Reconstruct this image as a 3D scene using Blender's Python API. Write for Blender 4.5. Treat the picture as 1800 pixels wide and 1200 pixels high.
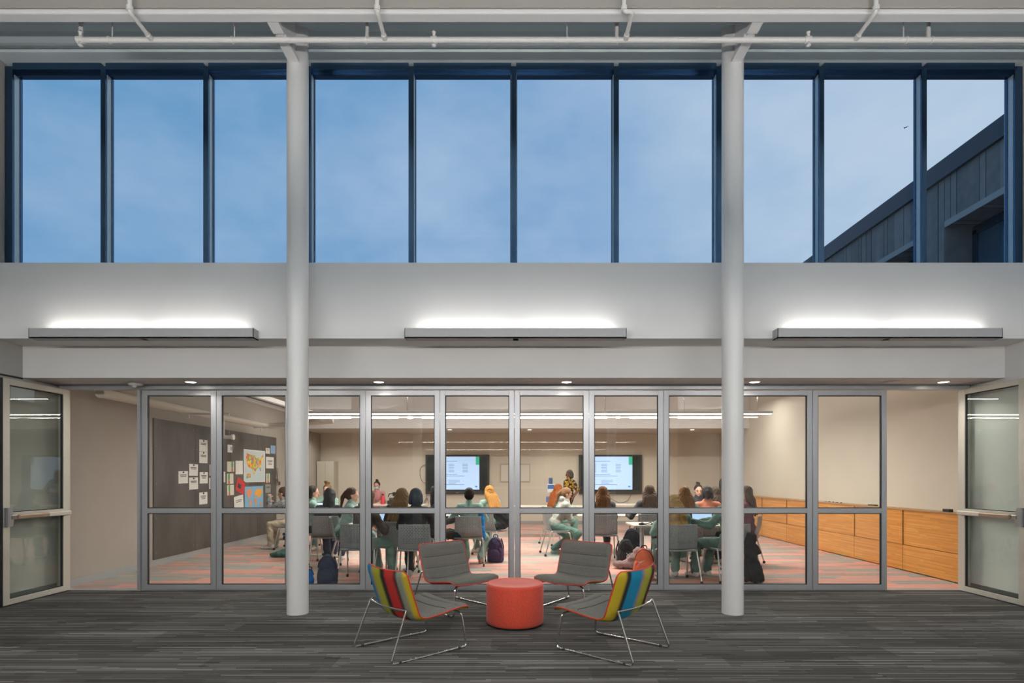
import bpy, bmesh, math, random
from mathutils import Vector, Matrix
random.seed(7)
PI = math.pi
for o in list(bpy.data.objects): bpy.data.objects.remove(o)
SC = bpy.context.scene
COL = SC.collection

# ---------------------------------------------------------------- camera, exposure
HZ, VPX, F, CH = 836.0, 903.0, 1000.0, 1.43      # horizon row, vanishing column, focal px, camera height
cd = bpy.data.cameras.new('camera'); cam = bpy.data.objects.new('camera', cd); COL.objects.link(cam)
cam.location = (0, 0, CH); cam.rotation_euler = (PI/2, 0, 0)
cd.sensor_width = 36; cd.lens = F/1800*36
cd.shift_y = (HZ-600)/1800; cd.shift_x = -(VPX-900)/1800
cd.clip_start = 0.05; cd.clip_end = 9000
SC.camera = cam
SC.view_settings.view_transform = 'Standard'; SC.view_settings.look = 'None'
SC.view_settings.exposure = 0.0; SC.view_settings.gamma = 1; SC.view_settings.use_curve_mapping = False
SC.cycles.max_bounces = 8; SC.cycles.diffuse_bounces = 5; SC.cycles.glossy_bounces = 4
SC.cycles.transparent_max_bounces = 24; SC.cycles.transmission_bounces = 6
SC.cycles.sample_clamp_indirect = 6.0
SC.cycles.caustics_reflective = False; SC.cycles.caustics_refractive = False
SC.cycles.use_denoising = True

# ---------------------------------------------------------------- node helper
class NT:
    def __init__(s, tree): s.t = tree; s.n = tree.nodes; s.l = tree.links
    def new(s, typ, **kw):
        nd = s.n.new(typ)
        for k, v in kw.items(): setattr(nd, k, v)
        return nd
    def set(s, sock, v):
        if isinstance(v, bpy.types.NodeSocket): s.l.new(v, sock)
        else: sock.default_value = v
    def math(s, op, a, b=0.0, c=0.0, clamp=False):
        nd = s.new('ShaderNodeMath', operation=op, use_clamp=clamp)
        s.set(nd.inputs[0], a); s.set(nd.inputs[1], b); s.set(nd.inputs[2], c)
        return nd.outputs[0]
    def xyz(s, v):
        nd = s.new('ShaderNodeSeparateXYZ'); s.set(nd.inputs[0], v); return nd.outputs
    def comb(s, x, y, z=0.0):
        nd = s.new('ShaderNodeCombineXYZ')
        for i, v in enumerate((x, y, z)): s.set(nd.inputs[i], v)
        return nd.outputs[0]
    def mix(s, f, a, b):
        nd = s.new('ShaderNodeMix', data_type='RGBA')
        s.set(nd.inputs[0], f)
        for i, v in ((6, a), (7, b)):
            if isinstance(v, (tuple, list)) and len(v) == 3: v = (*v, 1)
            s.set(nd.inputs[i], v)
        return nd.outputs[2]
    def noise(s, vec, scale, detail=2, rough=.5):
        nd = s.new('ShaderNodeTexNoise'); s.set(nd.inputs['Vector'], vec)
        nd.inputs['Scale'].default_value = scale; nd.inputs['Detail'].default_value = detail
        nd.inputs['Roughness'].default_value = rough
        return nd.outputs['Fac']
    def white(s, x, y=0.0):
        nd = s.new('ShaderNodeTexWhiteNoise', noise_dimensions='2D'); s.set(nd.inputs['Vector'], s.comb(x, y)); return nd.outputs['Value']
    def ramp(s, f, stops, interp='LINEAR'):
        nd = s.new('ShaderNodeValToRGB'); cr = nd.color_ramp; cr.interpolation = interp
        while len(cr.elements) < len(stops): cr.elements.new(0.5)
        for e, (p, c) in zip(cr.elements, stops): e.position = p; e.color = (*c, 1)
        s.set(nd.inputs[0], f); return nd.outputs[0]
    def maprange(s, v, a, b, c=0.0, d=1.0):
        nd = s.new('ShaderNodeMapRange'); s.set(nd.inputs[0], v)
        for i, q in zip((1, 2, 3, 4), (a, b, c, d)): nd.inputs[i].default_value = q
        return nd.outputs[0]

# ---------------------------------------------------------------- sky
w = bpy.data.worlds.new('sky'); SC.world = w; w.use_nodes = True
t = NT(w.node_tree); t.n.clear()
dirv = t.new('ShaderNodeTexCoord').outputs['Generated']
sx = t.xyz(dirv)
fx = t.maprange(sx[0], -.68, .68)
sky = t.ramp(fx, [(0, (.125, .315, .55)), (.35, (.165, .345, .585)), (.6, (.25, .41, .635)), (.82, (.34, .49, .68)), (1, (.42, .57, .72))])
cv = t.comb(sx[0], t.math('MULTIPLY', sx[1], 1.0), t.math('MULTIPLY', sx[2], 1.9))
cl = t.noise(cv, 3.2, 6, .52); cl2 = t.noise(cv, 8.0, 5, .6)
clf = t.maprange(t.math('ADD', t.math('MULTIPLY', cl, .75), t.math('MULTIPLY', cl2, .25)), .38, .62)
sky2 = t.mix(t.math('MULTIPLY', clf, .60), sky, t.mix(fx, (.32, .47, .69), (.60, .70, .80)))
low = t.maprange(sx[2], -.05, .02)
skyc = t.mix(low, (.05, .055, .06), sky2)
bg = t.new('ShaderNodeBackground'); t.set(bg.inputs[0], skyc); bg.inputs[1].default_value = 1.03
t.l.new(bg.outputs[0], t.new('ShaderNodeOutputWorld').inputs[0])

# ---------------------------------------------------------------- lamps
def area(name, loc, rot, sx, sy, power, col=(1, .96, .90), shape='RECTANGLE', spread=PI):
    L = bpy.data.lights.new(name, 'AREA'); L.shape = shape; L.size = sx; L.size_y = sy
    L.energy = power; L.color = col; L.spread = spread
    o = bpy.data.objects.new(name, L); o.location = loc; o.rotation_euler = rot; COL.objects.link(o); return o
WARM, NEUT = (1, .945, .865), (1, .965, .92)
SCX = [(-5.2, -2.79), (-1.17, 1.21), (2.83, 5.24)]
for a, b in SCX:                                 # tubes in the wall troughs, over the partition and on the wall opposite
    m = (a+b)/2; hw = (b-a)/2 - .10
    for c in (m-hw/2, m+hw/2):
        area('sconce_tube', (c, 6.150, 2.995), (PI, 0, 0), hw-.06, .05, 2.1, NEUT)
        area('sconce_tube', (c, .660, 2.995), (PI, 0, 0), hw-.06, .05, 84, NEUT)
DLX = [-3.90, -1.63, .64, 2.91, 5.19]
for x in DLX: area('downlight_or_fill_lamp', (x, 6.87, 2.556), (0, 0, 0), .10, .10, 4.0, WARM, 'DISK', 2.3)
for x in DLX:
    for y in (.1, -2.4): area('downlight_or_fill_lamp', (x, y, 2.92), (0, 0, 0), .12, .12, 26.0, WARM, 'DISK', 2.6)  # unseen ceiling lamps added behind the camera to brighten the lobby
for y0, y1 in ((9.8, 10.35),):
    for y in (y0, y1):
        for x in (-2.9, -1.2, .5, 2.2, 3.7): area('linear_lamp', (x, y, 2.487), (0, 0, 0), 1.5, .05, 26, WARM)
for x in (-2.9, -1.2, .5, 2.2, 3.7):
    for y in (9.8, 10.35): area('linear_uplamp', (x, y, 2.553), (PI, 0, 0), 1.5, .05, 17, WARM)
for x in (-3.9, -1.7, .5, 2.7, 4.9): area('linear_lamp', (x, 13.0, 3.2), (0, 0, 0), 1.4, .08, 34, WARM)
for x in (-5.0, -2.72, 1.27, -.53+3.6): area('downlight_or_fill_lamp', (x, 15.6, 2.66), (0, 0, 0), .10, .10, 12, WARM, 'DISK', 2.6)
for x in (-4.1, -1.37, 1.37, 4.1): area('front_fill_lamp', (x, .195, 2.865), (PI/2+.15-.35, 0, 0), 2.5, .05, 52, (1, .955, .89))  # added fill strip, brightens bulkheads, frames and columns from the front
area('rear_lamp', (0, -10, 2.86), (0, 0, 0), 9.8, .06, 90, WARM)
area('rear_lamp', (0, -17, 2.86), (0, 0, 0), 9.8, .06, 90, WARM)

# ---------------------------------------------------------------- materials
def lin(h):
    if isinstance(h, str):
        h = h.lstrip('#'); h = [int(h[i:i+2], 16)/255 for i in (0, 2, 4)]
    return tuple(c/12.92 if c <= .04045 else ((c+.055)/1.055)**2.4 for c in h)
MATS = {}
def mat(name, col, rough=.6, metal=0.0, noise=0.0, nscale=40, bump=0.0, emit=0.0, spec=.5, sheen=0.0, stretch=None):
    if name in MATS: return MATS[name]
    m = bpy.data.materials.new(name); m.use_nodes = True; t = NT(m.node_tree)
    p = t.n['Principled BSDF']; c = lin(col) if isinstance(col, str) else col
    p.inputs['Roughness'].default_value = rough; p.inputs['Metallic'].default_value = metal
    p.inputs['Specular IOR Level'].default_value = spec
    if sheen: p.inputs['Sheen Weight'].default_value = sheen
    tc = t.new('ShaderNodeTexCoord').outputs['Object']
    if stretch:
        mp = t.new('ShaderNodeMapping'); t.set(mp.inputs[0], tc); mp.inputs['Scale'].default_value = stretch; tc = mp.outputs[0]
    n = t.noise(tc, nscale, 3)
    amt = noise if noise else .03
    d = t.maprange(n, .3, .7)
    t.set(p.inputs['Base Color'], t.mix(d, tuple(x*(1-amt) for x in c), tuple(min(1, x*(1+amt)) for x in c)))
    if bump:
        b = t.new('ShaderNodeBump'); b.inputs['Strength'].default_value = bump; b.inputs['Distance'].default_value = .004
        t.set(b.inputs['Height'], n); t.l.new(b.outputs[0], p.inputs['Normal'])
    if emit:
        p.inputs['Emission Color'].default_value = (*c, 1); p.inputs['Emission Strength'].default_value = emit
    MATS[name] = m; return m
def glass_mat(name, tint, ior=1.45, rough=0.0):
    m = bpy.data.materials.new(name); m.use_nodes = True; t = NT(m.node_tree); t.n.clear()
    tr = t.new('ShaderNodeBsdfTransparent'); tr.inputs[0].default_value = (*tint, 1)
    gl = t.new('ShaderNodeBsdfGlossy'); gl.inputs[0].default_value = (1, 1, 1, 1); gl.inputs['Roughness'].default_value = rough
    fr = t.new('ShaderNodeFresnel'); t.set(fr.inputs[0], t.maprange(t.new('ShaderNodeNewGeometry').outputs['Backfacing'], 0, 1, ior, 1/ior))
    mx = t.new('ShaderNodeMixShader'); t.l.new(fr.outputs[0], mx.inputs[0]); t.l.new(tr.outputs[0], mx.inputs[1]); t.l.new(gl.outputs[0], mx.inputs[2])
    t.l.new(mx.outputs[0], t.new('ShaderNodeOutputMaterial').inputs[0])
    MATS[name] = m; return m
G_CLR = glass_mat('clear_glass', (.975, .985, .98), 1.52)
G_SKY = glass_mat('clerestory_glass', (.98, .99, 1.0), 1.22)
G_DOOR = glass_mat('door_glass', (.95, .98, .955), 1.33)

def carpet_lobby():
    m = bpy.data.materials.new('grey_plank_carpet'); m.use_nodes = True; t = NT(m.node_tree); p = t.n['Principled BSDF']
    P = t.new('ShaderNodeNewGeometry').outputs['Position']; x, y, z = t.xyz(P)
    def seg(h, L, k):
        r = t.math('FLOOR', t.math('DIVIDE', y, h)); off = t.math('MULTIPLY', t.white(r, k), L*7)
        c = t.math('FLOOR', t.math('DIVIDE', t.math('ADD', x, off), L)); return t.white(t.math('ADD', r, k*13.7), c)
    a = seg(.25, 1.0, 1.3); b = seg(.0625, 1.0, 2.1); d = seg(.031, 1.0, 6.3); c = seg(.0125, 1.0, 3.7); g = t.noise(P, 160, 2, .7)
    lines = t.math('GREATER_THAN', c, .86); dark = t.math('LESS_THAN', c, .22)
    v = t.math('ADD', t.math('MULTIPLY', a, .34), t.math('ADD', t.math('MULTIPLY', b, .22), t.math('MULTIPLY', d, .20)))
    v = t.math('ADD', v, t.math('MULTIPLY', t.math('SUBTRACT', g, .5), .9))
    v = t.math('ADD', v, t.math('MULTIPLY', lines, .50)); v = t.math('SUBTRACT', v, t.math('MULTIPLY', dark, .35), 0, True)
    col = t.ramp(v, [(0, (.044, .042, .040)), (.35, (.085, .081, .076)), (.7, (.125, .120, .113)), (1, (.24, .235, .225))])
    t.set(p.inputs['Base Color'], col); p.inputs['Roughness'].default_value = .95; p.inputs['Specular IOR Level'].default_value = .15
    b2 = t.new('ShaderNodeBump'); b2.inputs['Strength'].default_value = .5; b2.inputs['Distance'].default_value = .004
    t.set(b2.inputs['Height'], g); t.l.new(b2.outputs[0], p.inputs['Normal']); return m
def carpet_class():
    m = bpy.data.materials.new('coral_teal_plank_carpet'); m.use_nodes = True; t = NT(m.node_tree); p = t.n['Principled BSDF']
    P = t.new('ShaderNodeNewGeometry').outputs['Position']; x, y, z = t.xyz(P)
    def seg(h, L, k):
        r = t.math('FLOOR', t.math('DIVIDE', y, h)); off = t.math('MULTIPLY', t.white(r, k), L*7)
        c = t.math('FLOOR', t.math('DIVIDE', t.math('ADD', x, off), L)); return t.white(t.math('ADD', r, k*13.7), c)
    a = seg(.25, 1.0, 5.3); b = seg(.125, 1.0, 1.7); c = seg(.03, 1.0, 3.1); g = t.noise(P, 130, 2, .7)
    pick = t.math('ADD', t.math('MULTIPLY', a, .30), t.math('ADD', t.math('MULTIPLY', b, .42), t.math('MULTIPLY', c, .28)))
    col = t.ramp(t.maprange(pick, .12, .88), [(0, (.34, .42, .38)), (.30, (.44, .46, .41)), (.46, (.36, .31, .28)), (.54, (.70, .34, .28)), (.8, (.85, .42, .34)), (1, (.60, .38, .33))])
    col = t.mix(t.maprange(g, .2, .8, 0, .35), col, (.16, .15, .14))
    t.set(p.inputs['Base Color'], col); p.inputs['Roughness'].default_value = .95; p.inputs['Specular IOR Level'].default_value = .15; return m
def wood_mat():
    m = bpy.data.materials.new('honey_strip_wood'); m.use_nodes = True; t = NT(m.node_tree); p = t.n['Principled BSDF']
    P = t.new('ShaderNodeNewGeometry').outputs['Position']; x, y, z = t.xyz(P)
    r = t.math('FLOOR', t.math('DIVIDE', z, .0125)); off = t.math('MULTIPLY', t.white(r, 3.3), 4.2)
    s = t.math('FLOOR', t.math('DIVIDE', t.math('ADD', y, off), .62)); v = t.white(r, s)
    big = t.white(t.math('FLOOR', t.math('DIVIDE', y, 1.22)), t.math('FLOOR', t.math('DIVIDE', z, .39)))
    n = t.noise(t.comb(t.math('MULTIPLY', x, 1), t.math('MULTIPLY', y, 2.2), t.math('MULTIPLY', z, 45)), 3, 4, .6)
    f = t.math('ADD', t.math('MULTIPLY', v, .45), t.math('ADD', t.math('MULTIPLY', big, .2), t.math('MULTIPLY', n, .35)))
    t.set(p.inputs['Base Color'], t.ramp(f, [(.1, (.46, .19, .035)), (.5, (.62, .275, .06)), (.9, (.76, .39, .115))]))
    p.inputs['Roughness'].default_value = .36; return m
def panel_mat():
    m = bpy.data.materials.new('hot_rolled_steel'); m.use_nodes = True; t = NT(m.node_tree); p = t.n['Principled BSDF']
    P = t.new('ShaderNodeNewGeometry').outputs['Position']; x, y, z = t.xyz(P)
    n = t.noise(t.comb(0, t.math('MULTIPLY', y, 1.5), t.math('MULTIPLY', z, .5)), 1.6, 5, .6)
    q = t.math('FLOOR', t.math('DIVIDE', y, 1.22)); v = t.math('MULTIPLY', t.white(q, 4.4), .22)
    t.set(p.inputs['Base Color'], t.ramp(t.math('ADD', n, v), [(.3, (.050, .046, .042)), (.55, (.085, .076, .068)), (.8, (.13, .115, .10))]))
    p.inputs['Roughness'].default_value = .42; p.inputs['Metallic'].default_value = .35; return m
def concrete_mat():
    m = bpy.data.materials.new('board_formed_concrete'); m.use_nodes = True; t = NT(m.node_tree); p = t.n['Principled BSDF']
    P = t.new('ShaderNodeNewGeometry').outputs['Position']; x, y, z = t.xyz(P)
    q = t.math('DIVIDE', t.math('ADD', y, t.math('MULTIPLY', t.noise(t.comb(0, y, 0), 2.5, 1), .25)), .155); c = t.math('FLOOR', q); fr = t.math('FRACT', q)
    groove = t.math('LESS_THAN', fr, .11); gv = t.math('MULTIPLY', groove, t.math('GREATER_THAN', t.white(c, 9.1), .3))
    n = t.noise(P, 5, 5, .6); v = t.math('ADD', t.math('MULTIPLY', t.white(c, 2.2), .35), t.math('MULTIPLY', n, .65))
    col = t.ramp(v, [(.2, (.13, .13, .135)), (.8, (.27, .265, .26))])
    t.set(p.inputs['Base Color'], t.mix(gv, col, (.035, .035, .04))); p.inputs['Roughness'].default_value = .9; return m
def stripe_mat(name, off):
    m = bpy.data.materials.new(name); m.use_nodes = True; t = NT(m.node_tree); p = t.n['Principled BSDF']
    tc = t.new('ShaderNodeTexCoord').outputs['Object']; x, y, z = t.xyz(tc)
    rib = t.math('SINE', t.math('MULTIPLY', t.math('ADD', z, t.math('MULTIPLY', y, .5)), 900))
    q = t.math('FRACT', t.math('ADD', t.math('DIVIDE', t.math('ADD', x, t.math('MULTIPLY', rib, .006)), .82), off))
    B, Mv, G, K, R, S, Y = (.0, .235, .42), (.36, .23, .24), (.40, .40, .03), (.012, .012, .015), (.50, .025, .02), (.22, .25, .20), (.50, .37, .012)
    st = [(0, B), (.17, B), (.22, Mv), (.27, G), (.38, G), (.43, K), (.47, K), (.51, R), (.62, R), (.67, K), (.70, S), (.75, S), (.79, Y), (.90, Y), (.94, K), (.975, K), (1, B)]
    t.set(p.inputs['Base Color'], t.ramp(q, st)); p.inputs['Roughness'].default_value = .7
    b = t.new('ShaderNodeBump'); b.inputs['Strength'].default_value = .4; b.inputs['Distance'].default_value = .002
    t.set(b.inputs['Height'], rib); t.l.new(b.outputs[0], p.inputs['Normal']); return m
def us_map_mat():
    m = bpy.data.materials.new('map_patchwork'); m.use_nodes = True; t = NT(m.node_tree); p = t.n['Principled BSDF']
    tc = t.new('ShaderNodeTexCoord').outputs['Object']
    v = t.new('ShaderNodeTexVoronoi', distance='CHEBYCHEV'); t.set(v.inputs['Vector'], tc); v.inputs['Scale'].default_value = 17
    k = t.xyz(v.outputs['Color'])[0]
    t.set(p.inputs['Base Color'], t.ramp(k, [(0, (.75, .10, .04)), (.2, (.85, .40, .03)), (.4, (.80, .65, .04)), (.58, (.20, .50, .10)), (.75, (.12, .30, .62)), (.88, (.70, .20, .12))], 'CONSTANT')); return m

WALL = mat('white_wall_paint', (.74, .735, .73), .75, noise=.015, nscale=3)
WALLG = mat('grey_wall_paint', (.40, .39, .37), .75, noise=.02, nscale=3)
TAUPE = mat('taupe_wall_paint', (.36, .325, .28), .8, noise=.02, nscale=3)
CREAM = mat('cream_wall_paint', (.62, .575, .48), .8, noise=.02, nscale=2)
CWHITE = mat('classroom_white_paint', (.66, .63, .56), .8, noise=.02, nscale=2)
DECK = mat('white_steel_deck', (.60, .68, .71), .6, noise=.02, nscale=3)
COLM = mat('white_column_enamel', (.74, .735, .73), .38, noise=.01)
STEELW = mat('warm_grey_beam_enamel', (.40, .37, .335), .28, noise=.02, metal=.2)
STOP = mat('pale_skylit_stop', (.42, .52, .58), .35, metal=.4)  # pale metal with the sky light on the frame sides in its colour
NAVY = mat('dark_window_metal', (.06, .12, .21), .26, metal=.9)
ALU = mat('clear_anodised_aluminium', (.50, .515, .54), .38, metal=.55)
ALUW = mat('pale_anodised_aluminium', (.56, .54, .47), .42, metal=.35)
GASK = mat('black_gasket', (.015, .015, .018), .6)
CHROME = mat('chrome', (.72, .71, .69), .12, metal=1.0)
RUBBER = mat('black_rubber', (.02, .02, .02), .7)
WPIPE = mat('white_pipe_enamel', (.72, .70, .68), .4)
BRASS = mat('brass', (.6, .4, .12), .3, metal=1)
LGREY = mat('light_grey_trough', (.40, .40, .41), .5)
LAMP = mat('lamp_lens', (1, .93, .80), .4, emit=9)
SCT = mat('trough_lamp_tube', (1, .95, .86), .4, emit=1.2)
TUBE = mat('lit_lamp_tube', (1, .95, .84), .4, emit=5)
CHAIRG = mat('grey_chair_plastic', (.27, .28, .28), .45)
CHAIRL = mat('silver_chair_leg', (.55, .55, .53), .3, metal=.7)
TABLE = mat('pale_table_laminate', (.70, .66, .57), .45)
PAPER = mat('white_paper', (.70, .68, .63), .8)
INK = mat('black_print', (.04, .04, .04), .8)
BLACK = mat('black_plastic', (.018, .018, .02), .4)
CARPET, CARPETC, WOOD, PANEL, CONC = carpet_lobby(), carpet_class(), wood_mat(), panel_mat(), concrete_mat()

# ---------------------------------------------------------------- mesh helpers
def box(bm, a, b, bev=0.0):
    x0, y0, z0 = [min(a[i], b[i]) for i in range(3)]; x1, y1, z1 = [max(a[i], b[i]) for i in range(3)]
    r = bmesh.ops.create_cube(bm, size=1)['verts']
    for v in r:
        v.co = Vector((x0 if v.co.x < 0 else x1, y0 if v.co.y < 0 else y1, z0 if v.co.z < 0 else z1))
    if bev:
        es = list({e for v in r for e in v.link_edges})
        bmesh.ops.bevel(bm, geom=es, offset=bev, segments=2, affect='EDGES', profile=.5)
def obox(bm, c, s, M=None, bev=0.0):
    b2 = bmesh.new(); box(b2, [-s[i]/2 for i in range(3)], [s[i]/2 for i in range(3)], bev)
    b2.transform(Matrix.Translation(c) @ (M.to_4x4() if M else Matrix.Identity(4))); join(bm, b2)
def join(bm, b2):
    me = bpy.data.meshes.new('tmp'); b2.to_mesh(me); b2.free(); bm.from_mesh(me); bpy.data.meshes.remove(me)
def fillet(pts, r, n=5):
    pts = [Vector(p) for p in pts]; out = [pts[0]]
    for i in range(1, len(pts)-1):
        a, b, c = pts[i-1], pts[i], pts[i+1]; u = a-b; v = c-b
        d = min(r, u.length*.45, v.length*.45); p0 = b+u.normalized()*d; p1 = b+v.normalized()*d
        for k in range(n+1):
            s = k/n; out.append(p0*(1-s)**2+b*2*s*(1-s)+p1*s**2)
    out.append(pts[-1]); return out
def tube(bm, pts, r, seg=8, fil=0.0, closed=False):
    pts = fillet(pts, fil) if fil else [Vector(p) for p in pts]
    n = len(pts); rings = []; up = Vector((0, 0, 1)); prev = None
    for i, p in enumerate(pts):
        if closed: d = (pts[(i+1) % n]-pts[i-1])
        else: d = pts[min(i+1, n-1)]-pts[max(i-1, 0)]
        d = d.normalized() if d.length > 1e-9 else Vector((0, 0, 1))
        if prev is None:
            a = d.cross(up)
            if a.length < 1e-3: a = d.cross(Vector((1, 0, 0)))
        else: a = prev-d*prev.dot(d)
        a.normalize(); prev = a; b = d.cross(a)
        rr = r[i] if isinstance(r, (list, tuple)) else r
        rings.append([bm.verts.new(p+a*rr*math.cos(2*PI*k/seg)+b*rr*math.sin(2*PI*k/seg)) for k in range(seg)])
    m = n if closed else n-1
    for i in range(m):
        A, B = rings[i], rings[(i+1) % n]
        for k in range(seg): bm.faces.new((A[k], A[(k+1) % seg], B[(k+1) % seg], B[k]))
    if not closed:
        bm.faces.new(rings[0][::-1]); bm.faces.new(rings[-1])
def lathe(bm, prof, seg=24, c=(0, 0, 0), axis='Z'):
    rings = []
    for (r, z) in prof:
        row = []
        for k in range(seg):
            a = 2*PI*k/seg
            v = (r*math.cos(a), r*math.sin(a), z) if axis == 'Z' else ((r*math.cos(a), z, r*math.sin(a)) if axis == 'Y' else (z, r*math.cos(a), r*math.sin(a)))
            row.append(bm.verts.new(Vector(c)+Vector(v)))
        rings.append(row)
    for A, B in zip(rings, rings[1:]):
        for k in range(seg): bm.faces.new((A[k], A[(k+1) % seg], B[(k+1) % seg], B[k]))
    bm.faces.new(rings[0][::-1]); bm.faces.new(rings[-1])
def prism(bm, pts, d0, d1, axis):
    """polygon pts (2D) extruded from d0 to d1 along axis"""
    def mk(p, d): return {'X': (d, p[0], p[1]), 'Y': (p[0], d, p[1]), 'Z': (p[0], p[1], d)}[axis]
    A = [bm.verts.new(mk(p, d0)) for p in pts]; B = [bm.verts.new(mk(p, d1)) for p in pts]; n = len(pts)
    for k in range(n): bm.faces.new((A[k], A[(k+1) % n], B[(k+1) % n], B[k]))
    bm.faces.new(A[::-1]); bm.faces.new(B)
def ell(bm, c, r, M=None, sub=2):
    b2 = bmesh.new(); bmesh.ops.create_icosphere(b2, subdivisions=sub, radius=1)
    b2.transform(Matrix.Translation(c) @ (M.to_4x4() if M else Matrix.Identity(4)) @ Matrix.Diagonal((*r, 1))); join(bm, b2)
def cap(bm, p0, p1, r0, r1, seg=10):
    p0, p1 = Vector(p0), Vector(p1); d = p1-p0; L = d.length
    if L < 1e-5: ell(bm, p0, (r0,)*3); return
    pr = []; n = 4
    for k in range(n+1):
        a = -PI/2+PI/2*k/n; pr.append((max(r0*math.cos(a), 1e-4), r0*math.sin(a)))
    for k in range(n+1):
        a = PI/2*k/n; pr.append((max(r1*math.cos(a), 1e-4), L+r1*math.sin(a)))
    b2 = bmesh.new(); lathe(b2, pr, seg); q = Vector((0, 0, 1)).rotation_difference(d.normalized())
    b2.transform(Matrix.Translation(p0) @ q.to_matrix().to_4x4()); join(bm, b2)
def obj(name, bm, m=None, parent=None, smooth=None, loc=None):
    bmesh.ops.recalc_face_normals(bm, faces=bm.faces)
    me = bpy.data.meshes.new(name); bm.to_mesh(me); bm.free()
    if m: me.materials.append(m)
    o = bpy.data.objects.new(name, me); COL.objects.link(o)
    if parent: o.parent = parent
    if loc: o.location = loc
    if smooth is not None:
        if smooth >= 180: me.shade_smooth()
        else:
            me.shade_smooth(); me.set_sharp_from_angle(angle=math.radians(smooth))
    return o
def boxes(name, lst, m, parent=None, bev=0.0, smooth=None):
    bm = bmesh.new()
    for a, b in lst: box(bm, a, b, bev)
    return obj(name, bm, m, parent, smooth)
def struct(name, lst, m, parent=None, bev=0.0):
    o = boxes(name, lst, m, parent, bev)
    if not parent: o['kind'] = 'structure'
    return o
def tag(o, label, cat, group=None):
    o['label'] = label; o['category'] = cat
    if group: o['group'] = group
    return o
def thing(name, label, cat, loc=(0, 0, 0), rz=0.0, group=None, kind=None):
    o = bpy.data.objects.new(name, None); COL.objects.link(o); o.location = loc; o.rotation_euler = (0, 0, rz); o.empty_display_size = .1
    if kind: o['kind'] = kind
    if label: tag(o, label, cat, group)
    return o
def copy_tree(o, parent=None):
    c = o.copy(); COL.objects.link(c)
    if parent: c.parent = parent
    for ch in o.children: copy_tree(ch, c)
    return c
def dup(o, loc, rz, label, group=None, cat=None):
    c = copy_tree(o); c.location = loc; c.rotation_euler = (0, 0, rz); c['label'] = label
    if group: c['group'] = group
    return c
def X(px, Y): return (px-VPX)*Y/F
def Z(py, Y): return CH-(py-HZ)*Y/F
# ================================================================ SETTING
W = 5.69
struct('floor_lobby', [((-W-.3, -26.3, -.15), (W+.3, 7.16, 0))], CARPET)
struct('floor_classroom', [((-6.3, 7.161, -.15), (6.4, 17.1, 0))], CARPETC)
struct('trim_1', [((-5.62, 7.10, 0.0), (5.65, 7.22, .006))], ALU)                  # metal sill under the glass wall
# lobby side walls
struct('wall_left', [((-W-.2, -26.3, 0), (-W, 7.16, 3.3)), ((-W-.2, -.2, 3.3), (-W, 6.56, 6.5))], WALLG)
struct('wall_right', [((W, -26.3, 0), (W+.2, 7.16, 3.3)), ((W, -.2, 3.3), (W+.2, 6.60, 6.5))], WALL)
for s, nm in ((-1, 'left'), (1, 'right')): struct('baseboard_lobby_'+nm, [((s*(W-.012), -26, 0), (s*W, 7.07, .10))], mat('dark_vinyl_base', (.10, .105, .105), .6))
struct('trim_2', [((-W, .6, 2.545), (-W+.006, 6.59, 2.565))], GASK)
struct('wall_rear', [((-W-.2, -26.5, 0), (W+.2, -26.3, 3.2))], TAUPE)
struct('trim_3', [((-W, -26.3, .50), (W, -26.2, .68))], WALL)
# bulkheads over the glass wall
struct('wall_bulkhead', [((-W, 6.22, 2.93), (W, 6.52, 3.76)), ((-W, 6.59, 2.564), (W, 7.3, 2.93)), ((-W, 6.52, 2.93), (W, 7.3, 3.2))], WALL, bev=.003)
struct('wall_bulkhead_rear', [((-W, .25, 2.93), (W, .6, 3.76))], WALL)
struct('ceiling_low_rear', [((-W-.2, -26.3, 2.93), (W+.2, .25, 3.1))], WALL)
# ribbed deck ceiling of the clerestory
bm = bmesh.new(); pts = []; y = -.2; zc = 6.04
while y < 6.30:
    pts += [(y, zc+.035), (y+.075, zc+.035), (y+.095, zc), (y+.205, zc)]; y += .225
pts += [(6.56, zc), (6.56, zc+.3), (-.2, zc+.3)]
prism(bm, pts, -W-.1, W+.1, 'X'); o = obj('ceiling', bm, DECK); o['kind'] = 'structure'
struct('trim_4', [((-W, 6.06, 6.012), (W, 6.09, 6.034))], mat('slot_trim_grey', (.30, .33, .35), .6))  # grey slot trim across the ceiling
# clerestory windows
mx = [-5.68]+[k*1.146 for k in range(-4, 5)]+[5.68]
for i in range(10):
    a, b = mx[i], mx[i+1]
    r = thing('window_%d' % (i+1), None, None, (0, 0, 0), kind='structure')
    h = .028
    la = .085 if i == 0 else h; rb = .085 if i == 9 else h
    boxes('frame', [((a, 6.35, 3.70), (a+la, 6.47, 6.0)), ((b-rb, 6.35, 3.70), (b, 6.47, 6.0)), ((a+la, 6.35, 5.965), (b-rb, 6.47, 6.04)),
                    ((a+la, 6.35, 3.70), (b-rb, 6.47, 3.775)),
                    ((a+la, 6.40, 5.925), (b-rb, 6.46, 5.965)), ((a+la, 6.44, 3.775), (a+la+.012, 6.47, 5.925)), ((b-rb-.012, 6.44, 3.775), (b-rb, 6.47, 5.925))], NAVY, r)
    for q, sg in ((a+la, 1), (b-rb, -1)): boxes('skylit_glazing_stop', [((q, 6.372, 3.775), (q+sg*.004, 6.449, 5.92))], STOP, r)  # paler stops, sky light on the inner frame sides put into their colour
    boxes('pane', [((a+la, 6.449, 3.775), (b-rb, 6.457, 5.925))], G_SKY, r)
r = thing('window_11', None, None, kind='structure')
boxes('frame', [((x-.028, .33, 3.70), (x+.028, .45, 6.04)) for x in mx]+[((-W, .33, 5.965), (W, .45, 6.04))], NAVY, r)
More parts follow.
